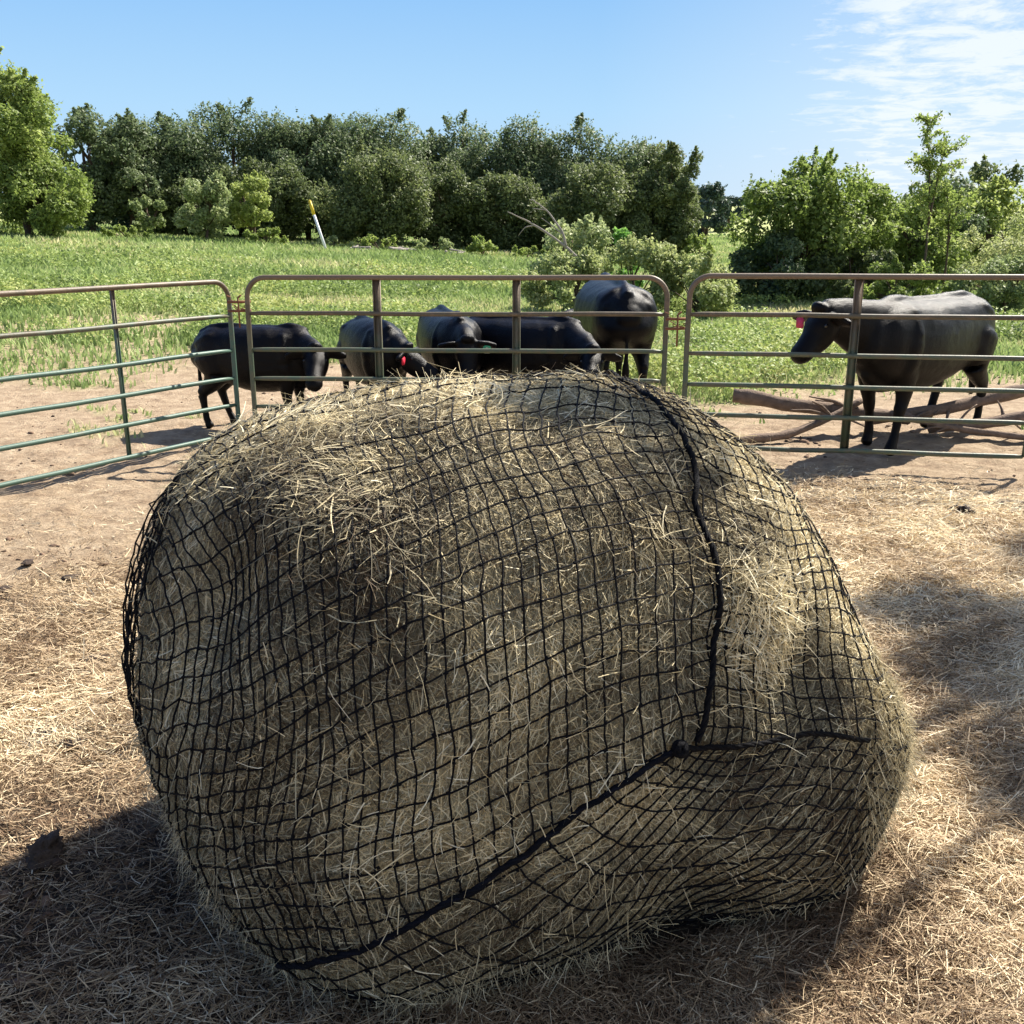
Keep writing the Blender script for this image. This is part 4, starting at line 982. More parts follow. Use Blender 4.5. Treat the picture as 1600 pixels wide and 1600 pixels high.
    # ears
    for s in (-1, 1):
        eb = pol + side * s * .11 * sc + up * .03 * sc + hu * .03
        tip = eb + side * s * .26 * sc + up * (-.03) * sc + hu * .03
        q = [eb, eb * .7 + tip * .3, eb * .35 + tip * .65, tip]
        ww = [.045, .085, .088, .034]
        pts = []
        m = np.cross(hu, side)
        base = len(mb.V)
        k = 12; a = np.arange(k) * 2 * np.pi / k; V = []
        for c, wv in zip(q, ww):
            V.append(c + np.cos(a)[:, None] * up * wv * sc + np.sin(a)[:, None] * hu * .034 * sc)
        V = np.concatenate(V); ii = np.arange(3)[:, None] * k; jj = np.arange(k)[None]
        F = np.stack([ii + jj, ii + (jj + 1) % k, ii + k + (jj + 1) % k, ii + k + jj], -1).reshape(-1, 4)
        b = mb.n; mb.add(V, F); mb.F.setdefault(k, []).append(np.array([[b + z for z in range(k)][::-1], [b + 3*k + z for z in range(k)]]))
    o = mb.build('body', mat or M_black, root, True)
    # grow one continuous skin
    md = o.modifiers.new('r', 'REMESH'); md.mode = 'VOXEL'; md.voxel_size = voxel
    sm = o.modifiers.new('s', 'SMOOTH'); sm.iterations = 7; sm.factor = .5
    dg = bpy.context.evaluated_depsgraph_get()
    me = bpy.data.meshes.new_from_object(o.evaluated_get(dg))
    o.modifiers.clear(); o.data = me
    nv = len(me.vertices); co = np.zeros(nv * 3, np.float32); me.vertices.foreach_get('co', co); co = co.reshape(-1, 3)
    nrm = np.zeros(nv * 3, np.float32); me.vertices.foreach_get('normal', nrm); nrm = nrm.reshape(-1, 3)
    co += nrm * ((fbm(co + loc[0], 3, 5.0) - .5) * .022)[:, None]
    if 'tone' in me.attributes: me.attributes.remove(me.attributes['tone'])
    a_ = me.attributes.new('tone', 'FLOAT', 'POINT'); a_.data.foreach_set('value', fbm(co + loc[0], 3, 2.0).astype(np.float32))
    me.vertices.foreach_set('co', co.ravel())
    me.polygons.foreach_set('use_smooth', np.ones(len(me.polygons), bool))
    me.update()
    if not me.materials: me.materials.append(mat or M_black)
    for s in (-1, 1):
        e = MB(); c = pol + hu * .155 * ls + side * s * .130 * sc + up * .035 * sc
        loft(e, [(*(c - hu * .012), .012, .012), (*c, .017, .017), (*(c + hu * .012), .012, .012)], 10)
        e.build('eye', M_eye, root, True)
    for s, mt, size in tags:
        t = MB(); eb = pol + side * s * .24 * sc + up * .03 * sc
        fh = np.array([hu[0], hu[1], 0.]); fh /= np.linalg.norm(fh)
        cc = eb + fh * .055 + np.array([0, 0, -.075 - .05 * (1.5 - size)])
        W_ = .042 * size; H2 = .048 * size
        sd = np.array([-fh[1], fh[0], 0.])
        V_ = [cc + sd * a_ * W_ + np.array([0, 0, b2]) * H2 + fh * d_ * .0025 for d_ in (-1, 1) for a_, b2 in ((-1, -.8), (-.7, -1), (.7, -1), (1, -.8), (1, .4), (.35, .9), (-.35, .9), (-1, .4))]
        t.add(V_, [[q, (q + 1) % 8, 8 + (q + 1) % 8, 8 + q] for q in range(8)])
        t.F.setdefault(8, []).append(np.array([list(range(8))[::-1], list(range(8, 16))]) + (t.n - 16))
        t.tube([cc + np.array([0, 0, H2 * .6]) + fh * .004, cc + np.array([0, 0, H2 * .6]) - fh * .06], .007, 8)
        t.build('ear_tag', mt, root)
    root.scale = (scale, scale, scale)
    return root
def hd(dx, dy): return math.atan2(dy, dx)

# the largest cow, seen from its left front side
cow('largest black cow with a pink ear tag, side on behind the right panel', (3.80, 9.38, 0), None, hd(-.74, -.67), 1.0, poll=(1.42, -.17, 1.25), nose=(1.66, -.25, .89),
    tags=((1, M_pink, 1.15),), legs=(.12, -.12, -.1, .12), mat=M_brown, wide=.92)
# rump towards the viewer
cow('heavy black cow showing its rump behind the right end of the central panel', (1.14, 11.6, 0), None, hd(-.05, 1), 1.03, poll=(1.3, .1, .9), nose=(1.55, .2, .45), wide=1.15)
# side on, head down behind the bale
cow('black cow with its head lowered just behind the top of the bale', (.14, 10.3, 0), None, hd(.86, -.51), .80, poll=(1.12, -.35, .98), nose=(1.28, -.74, .66), tags=(), lx=.86)
cow('black cow facing the viewer with a green and white ear tag', (-.66, 10.75, 0), None, hd(.22, -.975), .82, poll=(1.15, .02, 1.08), nose=(1.34, -.0, .60),
    tags=((-1, M_greentag, 1.1), (-1, M_whitetag, .9)), wide=1.05)
cow('black calf with a red ear tag, standing behind the left brace of the central panel', (-1.42, 10.4, 0), None, hd(.42, -.91), .77, calf=1, poll=(.98, .10, 1.02), nose=(1.26, .42, .72),
    tags=((1, M_red, 1.25),), lx=.8, belly=1.1)
cow('black calf standing side on where the left and central panels meet', (-2.50, 9.98, 0), None, hd(.97, -.24), .76, calf=1, poll=(.92, -.26, 1.05), nose=(1.06, -.68, .68), tags=(), mat=M_brown, legs=(0, 0, .05, -.08), lx=.76, belly=1.06)

# ------------------------------------------------------------------ fallen branches behind the right panel
def limb(mb, pts, r0, r1, k=9, t=.5, seed=0):
    P = np.array(pts, float); n = len(P); u = np.linspace(0, n - 1, (n - 1) * 7 + 1)
    P = np.stack([np.interp(u, np.arange(n), P[:, c]) for c in range(3)], -1)
    for _ in range(3): P[1:-1] = (P[:-2] + 2 * P[1:-1] + P[2:]) / 4
    r = np.linspace(r0, r1, len(P)) * (1 + .35 * (fbm(P + seed, 2, 6.) - .5) + .4 * (fbm(P + seed, 2, 22.) - .5))
    mb.tube(P + (np.stack([fbm(P + c + seed, 2, 3.) for c in (0, 4, 8)], -1) - .5) * r0 * .8, r, k, t)
logs = [([(2.15, 9.7, .38), (2.6, 9.6, .33), (3.34, 9.65, .22), (3.88, 9.7, .15)], .075, .055, 'thick broken branch end pointing up left behind the right gate panel'),
        ([(2.02, 9.05, .07), (2.57, 9.2, .08), (3.06, 9.5, .2), (3.36, 9.62, .34)], .045, .03, 'forked low branch lying towards the bale behind the right gate panel'),
        ([(3.5, 9.72, .14), (4.3, 9.8, .24), (5.2, 9.95, .40)], .055, .07, 'long branch rising right under the belly of the largest cow'),
        ([(4.0, 9.5, .09), (4.7, 9.45, .17), (5.4, 9.5, .36)], .05, .06, 'reddish branch sloping up to the right edge behind the gate panel'),
        ([(3.65, 9.5, .22), (4.2, 9.4, .12), (4.9, 9.25, .05)], .035, .03, 'thin branch sloping down right on the ground behind the gate panel')]
for i, (pts, r0, r1, lab) in enumerate(logs):
    m = MB(); limb(m, pts, r0, r1, seed=i * 3)
    c = np.array(pts[len(pts) // 2]); g = np.random.default_rng(60 + i)
    for q in range(3):
        e = c + g.normal(0, 1, 3) * [.4, .1, .16]; e[2] = max(e[2], .05)
        limb(m, [c, (c + e) / 2 + [0, 0, .03], e], r0 * .4, .006, 6, seed=i + q)
    o = m.build('fallen_branch', M_log, None, True)
    tag(o, lab, 'branch', 'fallen branches behind the right panel')

# ------------------------------------------------------------------ clods, dung and loose bark
def clod(x, y, s, label, tone_, h=.5, seed=0):
    g = np.random.default_rng(seed)
    mb = MB(); k = 20; m = 12
    a = np.arange(k) * 2 * np.pi / k; b = np.linspace(.02, np.pi * .62, m)
    Bm, Am = np.meshgrid(b, a, indexing='ij')
    d = np.stack([np.sin(Bm) * np.cos(Am), np.sin(Bm) * np.sin(Am), np.cos(Bm)], -1)
    r = 1 + (fbm(d + seed * 3.1, 4, 2.6) - .5) * 1.5
    V = (d * r[..., None]).reshape(-1, 3) * [s, s * .7, s * h]
    an = g.uniform(0, 3); V[:, :2] = V[:, :2] @ np.array([[math.cos(an), -math.sin(an)], [math.sin(an), math.cos(an)]])
    ii = np.arange(m - 1)[:, None] * k; jj = np.arange(k)[None]
    F = np.stack([ii + jj, ii + k + jj, ii + k + (jj + 1) % k, ii + (jj + 1) % k], -1).reshape(-1, 4)
    z = float(zground(np.array([x]), np.array([y]))[0])
    mb.add(V + [0, 0, 0], F, tone_)
    mb.F.setdefault(k, []).append(np.array([[q for q in range(k)]]))
    o = mb.build('dung_clod', M_clod, None, True); o.location = (x, y, z + .015 + s * h * .15)
    tag(o, label, 'clod', 'dark clods on the pen floor')
M_clod = mat_ramp('dark_clod', [(0, (.018, .012, .010)), (1, (.10, .07, .05))], rough=.95, noise=.9, nscale=30, bump=1, bscale=60)
clod(-1.50, 2.80, .075, 'rounded dark clod at the edge of the bale shadow, near the bottom left corner', .5, .62, 1)
clod(-1.86, 3.62, .085, 'flat jagged dark clod in the sunlit hay left of the bale', .15, .22, 2)
clod(-1.72, 3.52, .05, 'smaller dark clod touching the jagged one left of the bale', .1, .25, 3)
clod(-1.92, 4.30, .07, 'low brown clod amid the hay, level with the middle of the bale on the left', .5, .2, 4)
clod(-2.56, 5.49, .05, 'dark clod on the bare soil left of the bale, rightmost of a scattered three', .35, .3, 5)
clod(-2.90, 5.70, .05, 'dark clod on the bare soil left of the bale, farthest of a scattered three', .3, .3, 6)
clod(-2.82, 5.25, .045, 'dark clod on the bare soil left of the bale, nearest of a scattered three', .3, .3, 7)
clod(3.10, 6.66, .085, 'purplish dark clod on the golden hay drift between the bale and the right panel', .1, .4, 8)
clod(1.42, 3.5, .045, 'small dark clod beside the right flank of the bale', .1, .35, 9)
clod(3.55, 6.9, .12, 'broad dark clod near the right edge in the tree shade', .2, .2, 10)

# ------------------------------------------------------------------ marker pipe and dead snag
z0 = float(zground(np.array([-7.6]), np.array([45.]))[0])
mp = empty('marker_pipe', (-7.9, 45, z0 - .40)); tag(mp, 'leaning white plastic marker pipe with a yellow top in the pasture', 'marker post')
M_pvc = mat_ramp('white_pvc', [(0, (.62, .63, .66)), (1, (.75, .76, .80))], rough=.45)
M_yel = mat_ramp('yellow_paint', [(0, (.60, .42, .03)), (1, (.66, .48, .05))], rough=.5)
m = MB(); m.tube([(0, 0, 0), (-.62, 0, 2.05)], .06, 14); m.build('pipe', M_pvc, mp, True)
m = MB(); m.tube([(-.60, 0, 2.0), (-.76, 0, 2.56)], .066, 14); m.tube([(-.76, 0, 2.56), (-.775, 0, 2.61)], [.066, .03], 14); m.build('cap', M_yel, mp, True)
m = MB()
limb(m, [(1.9, 25.3, .9), (1.3, 25.1, 1.45), (.55, 25, 1.95), (-.1, 24.9, 2.25)], .05, .012)
limb(m, [(1.3, 25.1, 1.45), (1.22, 25.1, 1.8), (.84, 25.2, 2.3), (.46, 25.2, 2.55)], .035, .01)
limb(m, [(.84, 25.2, 2.3), (.65, 25.2, 2.32), (.5, 25.3, 2.34)], .015, .006)
limb(m, [(1.24, 25.1, 1.72), (.95, 25.1, 1.95), (.7, 25.1, 2.12)], .02, .007)
limb(m, [(.55, 25, 1.95), (.3, 25, 1.9), (.15, 25.1, 1.7)], .018, .006)
tag(m.build('dead_snag', M_grey, None, True), 'bare grey dead branches sticking up left out of the roadside bush', 'dead branch')
for i, (x, y, s) in enumerate([(-6.9, 47, .55), (-5.0, 47.5, .6), (-2.6, 48, .45)]):
    m = MB(); g = np.random.default_rng(i + 70)
    z = float(zground(np.array([x]), np.array([y]))[0])
    for q in range(7):
        a = g.uniform(0, 3.14); c = np.array([x + g.normal(0, s * .5), y + g.normal(0, .3), z + .12 + g.random() * .15]); d = np.array([math.cos(a), math.sin(a), g.normal(0, .12)]) * s * g.uniform(.5, 1)
        limb(m, [c - d, c, c + d], .06 * g.uniform(.6, 1.3), .03, 7, seed=q)
    tag(m.build('brush_pile', M_grey, None, True), ['low pile of grey brushwood just right of the leaning marker pipe', 'middle pile of grey brushwood at the edge of the dark oaks', 'small pile of grey brushwood farthest right of the marker pipe'][i], 'brush pile', 'brush piles along the tree line')

# ------------------------------------------------------------------ trees
def leafmat(name, dark, mid, light, tr=.3, rough=.6):
    return mat_ramp(name, [(0, dark), (.5, mid), (1, light)], rough=rough, spec=.35, transl=tr)
M_oak = leafmat('oak_leaf', (.045, .072, .034), (.095, .14, .06), (.21, .26, .12), .42)
M_oak2 = leafmat('olive_oak_leaf', (.065, .085, .03), (.125, .165, .06), (.25, .285, .11), .42)
M_elm = leafmat('bright_leaf', (.09, .13, .03), (.22, .30, .07), (.40, .46, .14), .5)
M_pale = leafmat('pale_bush_leaf', (.12, .17, .06), (.28, .35, .14), (.50, .54, .28), .42)
M_yelb = leafmat('yellowing_leaf', (.13, .18, .06), (.30, .36, .13), (.55, .56, .27), .45)
M_vine = leafmat('vine_leaf', (.07, .16, .03), (.15, .34, .06), (.30, .50, .12), .42)
M_far = leafmat('far_leaf', (.04, .07, .05), (.07, .11, .08), (.12, .16, .11), .2)

def tree(name, label, cat, x, y, ztop, hw, mat, nleaf, leaf, seed, nblob=26, shape='round', low=.02, depth=None, sprigs=10, trunk_r=None, group=None, tone=.5, skirt=None, fill=.55):
    g = np.random.default_rng(seed)
    z = float(zground(np.array([x]), np.array([y]))[0]) - .05
    h = ztop - z; depth = depth or hw
    root = empty(name, (x, y, z)); tag(root, label, cat, group)
    zc = h * (.5 + low / 2); hz = h * (.5 - low / 2)
    blobs = []
    for i in range(nblob):
        while True:
            p = g.uniform(-1, 1, 3); q3 = (abs(p) ** 2.3).sum()
            if .12 < q3 < 1: break
        # more mass low for bushes, egg for trees
        sx = 1.0
        if shape == 'round': sx = 1.0
        if shape == 'tall': sx = 1 - .35 * max(p[2], 0)
        if shape == 'bush': sx = 1 - .3 * max(p[2], -.2)
        br = g.uniform(.20, .36) * (1 if nblob < 50 else .86)
        blobs.append((p[0] * hw * sx * (1 - br * .5), p[1] * depth * sx * (1 - br * .5), zc + p[2] * hz * (1 - br * .4), br * min(hw, hz * 1.2)))
    # make sure that the top and flanks are reached
    tz_ = sorted(q[2] + q[3] * .85 for q in blobs)[-3]
    blobs = [(a0, a1, min(a2 * h / tz_, h - a3 * .8), a3) for a0, a1, a2, a3 in blobs]
    for s in (-1, 1): blobs.append((s * hw * .72, g.normal(0, .2) * depth, h * g.uniform(.3, .55), .28 * min(hw, hz)))
    B = np.array(blobs); nb = len(B)
    wgt = B[:, 3] ** 2; idx = g.choice(nb, nleaf, p=wgt / wgt.sum())
    d = g.normal(0, 1, (nleaf, 3)); d /= np.linalg.norm(d, axis=1)[:, None]
    rad = g.uniform(fill, 1.06, nleaf) ** .7
    lump = 1 + (fbm(d * 1.5 + idx[:, None] * 3.7, 3, 2.2) - .5) * .9
    P = B[idx, :3] + d * (B[idx, 3] * rad * lump)[:, None] * [1, 1, .85]
    P[:, 2] = np.maximum(P[:, 2], .02 * h + g.random(nleaf) * .1)
    nn = d * .6 + g.normal(0, .6, (nleaf, 3)) + [.15, 0, .55]
    bt = g.normal(0, .10, nb)[idx]
    t = np.clip(tone + bt + g.normal(0, .16, nleaf), 0, 1)
    V, F = leaf_quads(P, nn, leaf, g)
    Vs = [V]; Fs = [F]; ts = [np.repeat(t, 4)]; n0 = len(V)
    # short leafy shoots all over the crown, so that no clump ends in a smooth edge
    ns = nleaf // 16; q6 = 7
    bi = g.choice(nb, ns, p=wgt / wgt.sum()); d = g.normal(0, 1, (ns, 3)); d /= np.linalg.norm(d, axis=1)[:, None]
    c0 = B[bi, :3] + d * (B[bi, 3] * .85)[:, None]
    dd = d + g.normal(0, .35, (ns, 3)) + [0, 0, .45]; dd /= np.linalg.norm(dd, axis=1)[:, None]
    ln = (.22 + .5 * g.random(ns) ** 2) * np.minimum(B[bi, 3], .9)
    PS = np.repeat(c0, q6, 0) + np.repeat(dd * ln[:, None], q6, 0) * (np.tile(np.arange(q6), ns)[:, None] / (q6 - 1)) + g.normal(0, leaf * .5, (ns * q6, 3))
    PS[:, 2] = np.maximum(PS[:, 2], .05)
    V, F = leaf_quads(PS, g.normal(0, 1, (ns * q6, 3)) + [0, 0, .5], leaf * .8, g)
    Vs.append(V); Fs.append(F + n0); n0 += len(V); ts.append(np.repeat(np.clip(np.repeat(g.normal(tone + .08, .14, ns), q6), 0, 1), 4))
    # sprigs standing out of the outline
    wood = MB()
    if sprigs:
        for i in range(sprigs):
            b_ = B[g.integers(nb)] if i % 3 else B[B[:, 2].argmax()]
            dd = np.array([g.normal(0, .6), g.normal(0, .6), abs(g.normal(.9, .4))]); dd /= np.linalg.norm(dd)
            c = b_[:3] + dd * b_[3] * .7; Ls = min(b_[3], .7) * g.uniform(.5, 1.2)
            e = c + dd * Ls; m_ = int(16 + nleaf * .004)
            q = g.random(m_)
            PP_ = c + (e - c) * q[:, None] + g.normal(0, .05 * min(hw, hz), (m_, 3)) * (1.15 - q)[:, None]
            V, F = leaf_quads(PP_, g.normal(0, 1, (m_, 3)) + [0, 0, .4], leaf, g)
            Vs.append(V); Fs.append(F + n0); n0 += len(V); ts.append(np.repeat(np.clip(g.normal(tone + .12, .15, m_), 0, 1), 4))
            wood.tube([(0, 0, h * .22), b_[:3] * .6 + np.array([0, 0, h * .12]), b_[:3], c, e], [leaf * .35, leaf * .3, leaf * .18, leaf * .12, leaf * .05], 5)
    mesh_np('crown', np.concatenate(Vs), np.concatenate(Fs), mat, root, False, np.concatenate(ts))
    tr_ = trunk_r or h * .028
    limb(wood, [(0, 0, -.1), (g.normal(0, .04) * h, 0, h * .25), (g.normal(0, .06) * h, g.normal(0, .04) * h, h * .5), (g.normal(0, .05) * h, 0, h * .78)], tr_, tr_ * .3, seed=seed)
    for i in range(7):
        b_ = B[g.integers(nb)]
        z1 = h * g.uniform(.12, .4)
        limb(wood, [(0, 0, z1), tuple(b_[:3] * .5 + np.array([0, 0, z1 * .5 + .08 * h])), tuple(b_[:3])], tr_ * .5, tr_ * .12, 6, seed=seed + i)
    wood.build('trunk', M_bark, root, True)
    return root
GT = 'trees along the far side of the pasture'
T = tree
def zt(x, y): return float(zground(np.array([x]), np.array([y]))[0])
T('elm_tree', 'tallest bright green tree, cut by the left edge of the picture', 'tree', -22.6, 44, 8.8, 3.2, M_elm, 30000, .075, 101, 80, 'round', group=GT, sprigs=26, tone=.55, fill=.7)
T('elm_tree', 'bright green tree just right of the tallest one at the left edge', 'tree', -19.9, 43, 7.5, 2.2, M_elm, 22000, .075, 102, 60, 'round', group=GT, sprigs=22, tone=.5, fill=.7)
T('elm_tree', 'low bright green tree leaning out at the foot of the left edge trees', 'tree', -18.6, 42, 4.4, 1.6, M_elm, 12000, .07, 112, 34, 'bush', group=GT, sprigs=14, tone=.45)
T('locust_tree', 'airy dark tree with thin twigs, left of the pair behind the bright trees', 'tree', -20.9, 52, 7.3, 1.9, M_oak, 9000, .09, 103, 56, 'round', group=GT, sprigs=24, fill=.8, tone=.65)
T('locust_tree', 'airy dark tree with thin twigs, right of the pair behind the bright trees', 'tree', -19.3, 53, 6.9, 1.9, M_oak, 9000, .09, 104, 56, 'round', group=GT, sprigs=24, fill=.8, tone=.65)
oaks = [(-18.4, 56, 7.25, 2.75, 'dark rounded oak at the left end of the oak row', M_oak, 105), (-15.1, 58, 8.15, 2.9, 'dark oak with the highest rounded crown of the oak row', M_oak, 106),
        (-11.3, 57.5, 7.3, 2.35, 'dark oak just right of the highest rounded crown', M_oak, 107), (-8.4, 60, 7.9, 2.9, 'tall dark oak behind the olive oak above the marker pipe', M_oak, 108),
        (-4.3, 63, 6.9, 2.4, 'lower dark oak filling the dip in the middle of the row', M_oak, 109), (-1.2, 62, 7.75, 3.0, 'tall dark oak left of the gap beside the rightmost pair', M_oak, 110),
        (4.6, 61, 7.3, 2.9, 'big dark oak right of the gap, above the bare dead branches', M_oak, 111), (8.0, 62, 6.4, 2.0, 'dark oak near the right end of the row', M_oak2, 113), (1.8, 64, 6.5, 2.3, 'dark oak closing the gap left of the big one above the dead branches', M_oak, 114),
        (-20.6, 60, 6.2, 2.6, 'dark tree behind the airy pair on the left', M_oak, 98)]
for x, y, zt_, hw, lab, mt, sd in oaks:
    T('oak_tree', lab, 'tree', x, y, zt_, hw * 1.4, mt, 30000, .09, sd, 80, 'round', group=GT, sprigs=5, depth=2.6, tone=.6)
fr = [(-7.0, 53, 5.5, 2.25, 'olive green oak standing forward of the row, right above the marker pipe', 115, .55), (-12.9, 54, 5.0, 2.2, 'olive oak standing forward, below the highest rounded crown', 116, .4), (-3.6, 56, 5.2, 2.0, 'olive oak standing forward, right of the one above the marker pipe', 117, .45),
      (-.2, 56, 4.45, 2.0, 'short olive oak forward of the gap in the row', 118, .5), (4.3, 55, 4.9, 2.4, 'broad olive oak forward of the big oak above the dead branches', 119, .55), (-16.8, 54, 4.2, 2.0, 'short olive oak forward at the left end of the oak row', 120, .35), (7.4, 56.5, 4.6, 1.6, 'short olive oak forward at the right end of the oak row', 121, .5)]
for x, y, zt_, hw, lab, sd, tn in fr:
    T('oak_tree', lab, 'tree', x, y, zt_, hw * 1.3, M_oak2, 20000, .085, sd, 60, 'round', group=GT, sprigs=5, depth=1.6, tone=tn)
T('willow_tree', 'narrow drooping grey green tree at the right end of the row', 'tree', 8.8, 57, 5.9, 1.6, M_oak2, 14000, .08, 122, 56, 'round', group=GT, sprigs=8, tone=.5)
T('oak_tree', 'distant tree seen just past the right end of the row', 'tree', 16.6, 90, 5.1, 1.9, M_far, 5000, .16, 123, 16, group=GT, sprigs=4)
GF = 'far trees on the pasture hill'
T('oak_tree', 'lone round tree with a bare trunk on the far hillside', 'tree', 29.0, 140, zt(29, 140) + 4.3, 2.5, M_far, 5000, .2, 124, 16, low=.32, group=GF, sprigs=3, trunk_r=.22)
for i, (x, y, tz, hw, lab) in enumerate([(54.6, 240, 3.8, 3.2, 'round tree on the skyline of the far hill, left of the right hand bush'), (60.6, 245, 3.4, 3.1, 'skyline tree half hidden by the right hand bush'), (45.6, 240, 2.3, 3.0, 'low skyline tree behind the willow'), (50.5, 250, 2.2, 2.6, 'lowest skyline tree between the willow and the round skyline tree')]):
    T('oak_tree', lab, 'tree', x, y, zt(x, y) + tz, hw, M_far, 2600, .3, 125 + i, 12, group=GF, sprigs=2)
GS = 'young trees in front of the oak row'
T('young_tree', 'smallest young tree in front of the dark oaks, left of the other two', 'young tree', -17.4, 50, 3.15, .85, M_pale, 1500, .085, 130, 9, 'bush', group=GS, sprigs=12, tone=.35, fill=.8)
T('young_tree', 'rounded young tree in front of the dark oaks, middle of three', 'young tree', -14.1, 48, 4.0, 1.3, M_pale, 6500, .07, 131, 26, 'round', group=GS, sprigs=14, tone=.5)
T('young_tree', 'brightest young tree in front of the oaks, right of three', 'young tree', -12.2, 49, 4.05, 1.0, M_elm, 4200, .075, 132, 20, 'round', group=GS, sprigs=16, tone=.85, low=.15, fill=.7)
gsh = np.random.default_rng(77)
for i, (x, y, hh, hw, mt, lab) in enumerate([(-11.2, 47.5, .8, 1.2, M_elm, 'low bright bush at the foot of the brightest young tree'), (-6.2, 48.5, .75, 1.0, M_elm, 'low bush behind the leaning marker pipe'), (-3.7, 49, .7, 1.1, M_pale, 'low pale bush left of the spiky bush at the oak feet'), (-1.4, 49, .95, .8, M_elm, 'spiky low bush in front of the middle of the oak row'), (-17.0, 46, .6, 1.2, M_elm, 'low bush at the foot of the left edge trees'), (-8.6, 50, .55, 1.3, M_pale, 'low pale bush left of the marker pipe'), (.9, 50, .6, 1.1, M_elm, 'low bush in front of the gap in the oak row'), (9.9, 55, 1.3, 1.0, M_elm, 'bright low bush under the willow')]):
    T('low_bush', lab, 'bush', x, y, zt(x, y) + hh, hw, mt, 1500, .07, 140 + i, 10, 'bush', group='low bushes at the edge of the pasture', sprigs=10, tone=.55)
# thicket behind the central panel
T('bush', 'pale green bush with large leaves round the bare dead branches', 'bush', 1.55, 27, 2.0, 1.15, M_pale, 4500, .06, 150, 16, 'bush', tone=.62, sprigs=14)
T('vine_bush', 'bright green vine clump right of the pale bush', 'vine', 2.75, 26, 1.78, .55, M_vine, 2600, .055, 151, 9, 'bush', tone=.6, sprigs=5)
T('bush', 'yellowing bush left of the cow that shows its rump', 'bush', 1.35, 22.5, 1.35, 1.25, M_yelb, 7000, .045, 152, 20, 'bush', tone=.5, sprigs=14, depth=1.2)
T('bush', 'yellowing bush behind the cow that shows its rump', 'bush', 2.75, 23, 1.6, 1.25, M_yelb, 7000, .045, 153, 20, 'bush', tone=.55, sprigs=14)
T('bush', 'yellowing bush behind the joint of the central and right panels', 'bush', 3.95, 22, 1.3, 1.0, M_yelb, 6000, .045, 154, 18, 'bush', tone=.5, sprigs=14)
# the thicket on the right
T('bush', 'big leafy bush with arching shoots, left end of the right hand thicket', 'bush', 7.1, 26, 3.35, 1.55, M_elm, 15000, .058, 160, 36, 'round', tone=.36, sprigs=34, depth=1.4, fill=.7)
T('bush', 'dark skirt of leaves low in front of the big leafy bush', 'bush', 6.45, 25, 1.75, 1.15, M_oak, 7000, .055, 161, 20, 'bush', tone=.5, sprigs=4)
T('bush', 'dark bush filling the low middle of the right hand thicket', 'bush', 8.4, 25.5, 1.4, 1.4, M_oak2, 8000, .05, 162, 22, 'bush', tone=.4, sprigs=8)
T('bush', 'rounded bush between the big leafy bush and the tall sapling', 'bush', 9.0, 27.5, 3.0, 1.15, M_elm, 8000, .055, 163, 22, 'round', tone=.45, sprigs=20, fill=.75)
T('young_tree', 'dark young tree right of the tall sapling', 'tree', 12.6, 31, 3.25, 1.2, M_oak, 6000, .065, 164, 18, 'round', tone=.6, sprigs=16, fill=.75)
T('young_tree', 'bright lime green young tree near the right edge', 'tree', 15.3, 33, 3.2, 1.6, M_elm, 8000, .07, 165, 22, 'round', tone=.85, sprigs=24, fill=.8)
T('young_tree', 'dark young tree behind the lime green one at the right edge', 'tree', 16.6, 37, 3.9, 1.4, M_oak2, 5000, .08, 166, 16, 'round', tone=.5, sprigs=12)
T('bush', 'fine leaved yellow green bush at the right edge above the largest cow', 'bush', 11.5, 24, 2.25, 1.15, M_yelb, 12000, .032, 167, 20, 'round', tone=.6, sprigs=20)
T('bush', 'low yellow green bush behind the rump of the largest cow', 'bush', 10.6, 22, 1.25, 1.3, M_pale, 8000, .04, 168, 20, 'bush', tone=.42, sprigs=14)
T('bush', 'low mixed bush behind the wide brace of the right panel', 'bush', 8.8, 23.5, 1.1, 1.3, M_elm, 7000, .042, 169, 20, 'bush', tone=.45, sprigs=14)
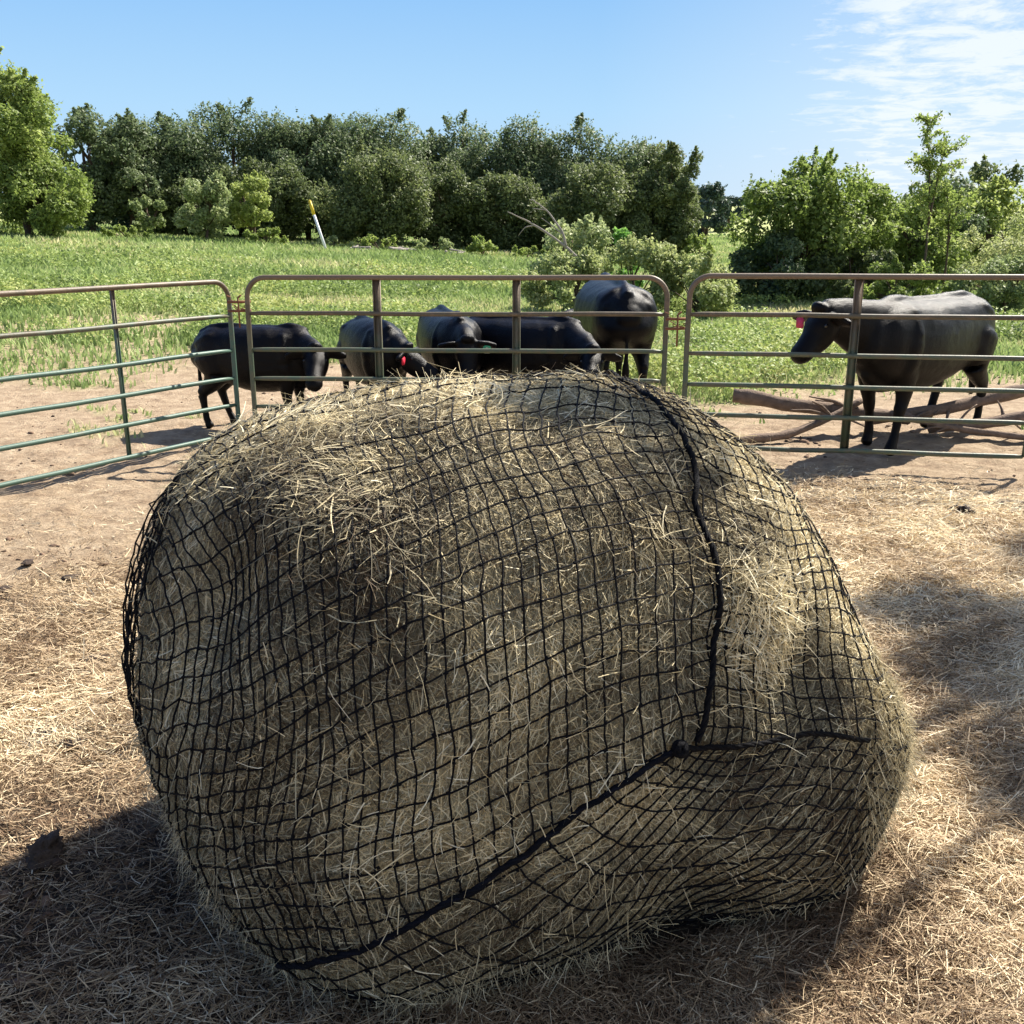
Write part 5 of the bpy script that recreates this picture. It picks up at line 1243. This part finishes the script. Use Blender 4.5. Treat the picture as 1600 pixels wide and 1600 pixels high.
def sapling(x, y, ztop, label, seed, n=26, spread=.9):
    g = np.random.default_rng(seed); z = zt(x, y) - .05; h = ztop - z
    root = empty('sapling', (x, y, z)); tag(root, label, 'sapling')
    wood = MB(); Vs = []; Fs = []; ts = []; n0 = 0
    stems = [[(0, 0, 0), (.02, 0, h * .4), (-.05, 0, h * .68), (-.28, 0, h * .99)], [(.0, 0, h * .45), (.14, .1, h * .66), (.24, .1, h * .88)]]
    for s_ in stems: limb(wood, s_, .032, .006, 7, seed=seed)
    for i in range(n):
        s_ = stems[0] if i % 3 else stems[1]
        u = g.uniform(.3, 1.0) * (len(s_) - 1); q = min(int(u), len(s_) - 2); c = np.array(s_[q]) * (1 - u + q) + np.array(s_[q+1]) * (u - q)
        a = g.uniform(0, 6.28); ln = (1.15 - c[2] / h) * spread * g.uniform(.6, 1.2) + .12
        e = c + np.array([math.cos(a) * ln, math.sin(a) * ln, ln * g.uniform(.1, .8)])
        limb(wood, [c, (c + e) / 2 + [0, 0, .05], e], .010, .003, 5, seed=i)
        m_ = int(40 + 60 * ln); q = g.random(m_)
        P = c + (e - c) * q[:, None] + [0, 0, .05] * np.sin(q * 3.14)[:, None] + g.normal(0, .045, (m_, 3))
        V, F = leaf_quads(P, g.normal(0, 1, (m_, 3)) + [0, 0, .5], .042, g)
        Vs.append(V); Fs.append(F + n0); n0 += len(V); ts.append(np.repeat(np.clip(g.normal(.6, .2, m_), 0, 1), 4))
    for s_ in stems:
        m_ = 60; q = g.random(m_) ** .5; c = np.array(s_[-2]); e = np.array(s_[-1])
        V, F = leaf_quads(c + (e - c) * q[:, None] + g.normal(0, .04, (m_, 3)), g.normal(0, 1, (m_, 3)), .04, g)
        Vs.append(V); Fs.append(F + n0); n0 += len(V); ts.append(np.repeat(np.clip(g.normal(.7, .2, m_), 0, 1), 4))
    mesh_np('crown', np.concatenate(Vs), np.concatenate(Fs), M_elm, root, False, np.concatenate(ts))
    wood.build('trunk', M_bark, root, True)
T('bush', 'leafy bush closing the gap behind the tall sapling', 'bush', 11.3, 29, 2.9, 1.3, M_elm, 9000, .055, 172, 30, 'round', tone=.4, sprigs=16, fill=.75)
T('bush', 'dark bush behind the rounded bush in the right hand thicket', 'bush', 10.3, 30, 2.5, 1.6, M_oak2, 8000, .06, 173, 30, 'round', tone=.5, sprigs=8)
sapling(9.55, 24, 4.25, 'tall thin sapling with two leafy tips standing above the right hand thicket', 170, 42, .95)
sapling(10.9, 26, 3.2, 'shorter thin sapling right of the tall one', 171, 24, .8)

# the shade tree just outside the right edge, whose boughs dapple the bale and the hay
def shade_tree():
    g = np.random.default_rng(200)
    root = empty('shade_tree', (9.8, 10.5, 0)); tag(root, 'spreading tree just outside the right edge whose boughs shade the hay', 'tree')
    S = np.array(SUN); Vs = []; Fs = []; n0 = 0; ts = []; wood = MB()
    O = np.array([9.8, 10.5, 0])
    limb(wood, [(0, 0, -.1), (-.1, -.1, 1.6), (-.4, -.2, 3.2), (-.5, -.1, 5.0), (-.3, 0, 7.0)], .26, .08, 12)
    cl = []
    # (ground or bale point the bough shades, radius, bough height)
    for x, y, z, r, hh in SHADE:
        t = (hh - z) / S[2]; cl.append((np.array([x, y, z]) + S * t, r))
    for i in range(16):
        a = g.uniform(0, 6.28); d = g.uniform(0, 2.3); cl.append((np.array([9.6 + math.cos(a) * d, 10.6 + math.sin(a) * d, g.uniform(5.2, 8)]), g.uniform(.5, .9)))
    for c, r in cl:
        m_ = int(420 * (r / .4) ** 2)
        d = g.normal(0, 1, (m_, 3)); d /= np.linalg.norm(d, axis=1)[:, None]
        P = c - O + d * (r * g.random(m_) ** .4)[:, None] * [1, 1, .6]
        V, F = leaf_quads(P, g.normal(0, 1, (m_, 3)) + [0, 0, .6], .045, g, .6)
        Vs.append(V); Fs.append(F + n0); n0 += len(V); ts.append(np.repeat(np.clip(g.normal(.5, .2, m_), 0, 1), 4))
        st = np.array([-.45, -.15, 4.4 + g.random()])
        e = c - O
        limb(wood, [st, st * .5 + e * .5 + [0, 0, .45], e], .05, .008, 6, seed=int(g.integers(99)))
    mesh_np('crown', np.concatenate(Vs), np.concatenate(Fs), M_oak2, root, False, np.concatenate(ts))
    wood.build('trunk', M_bark, root, True)
shade_tree()
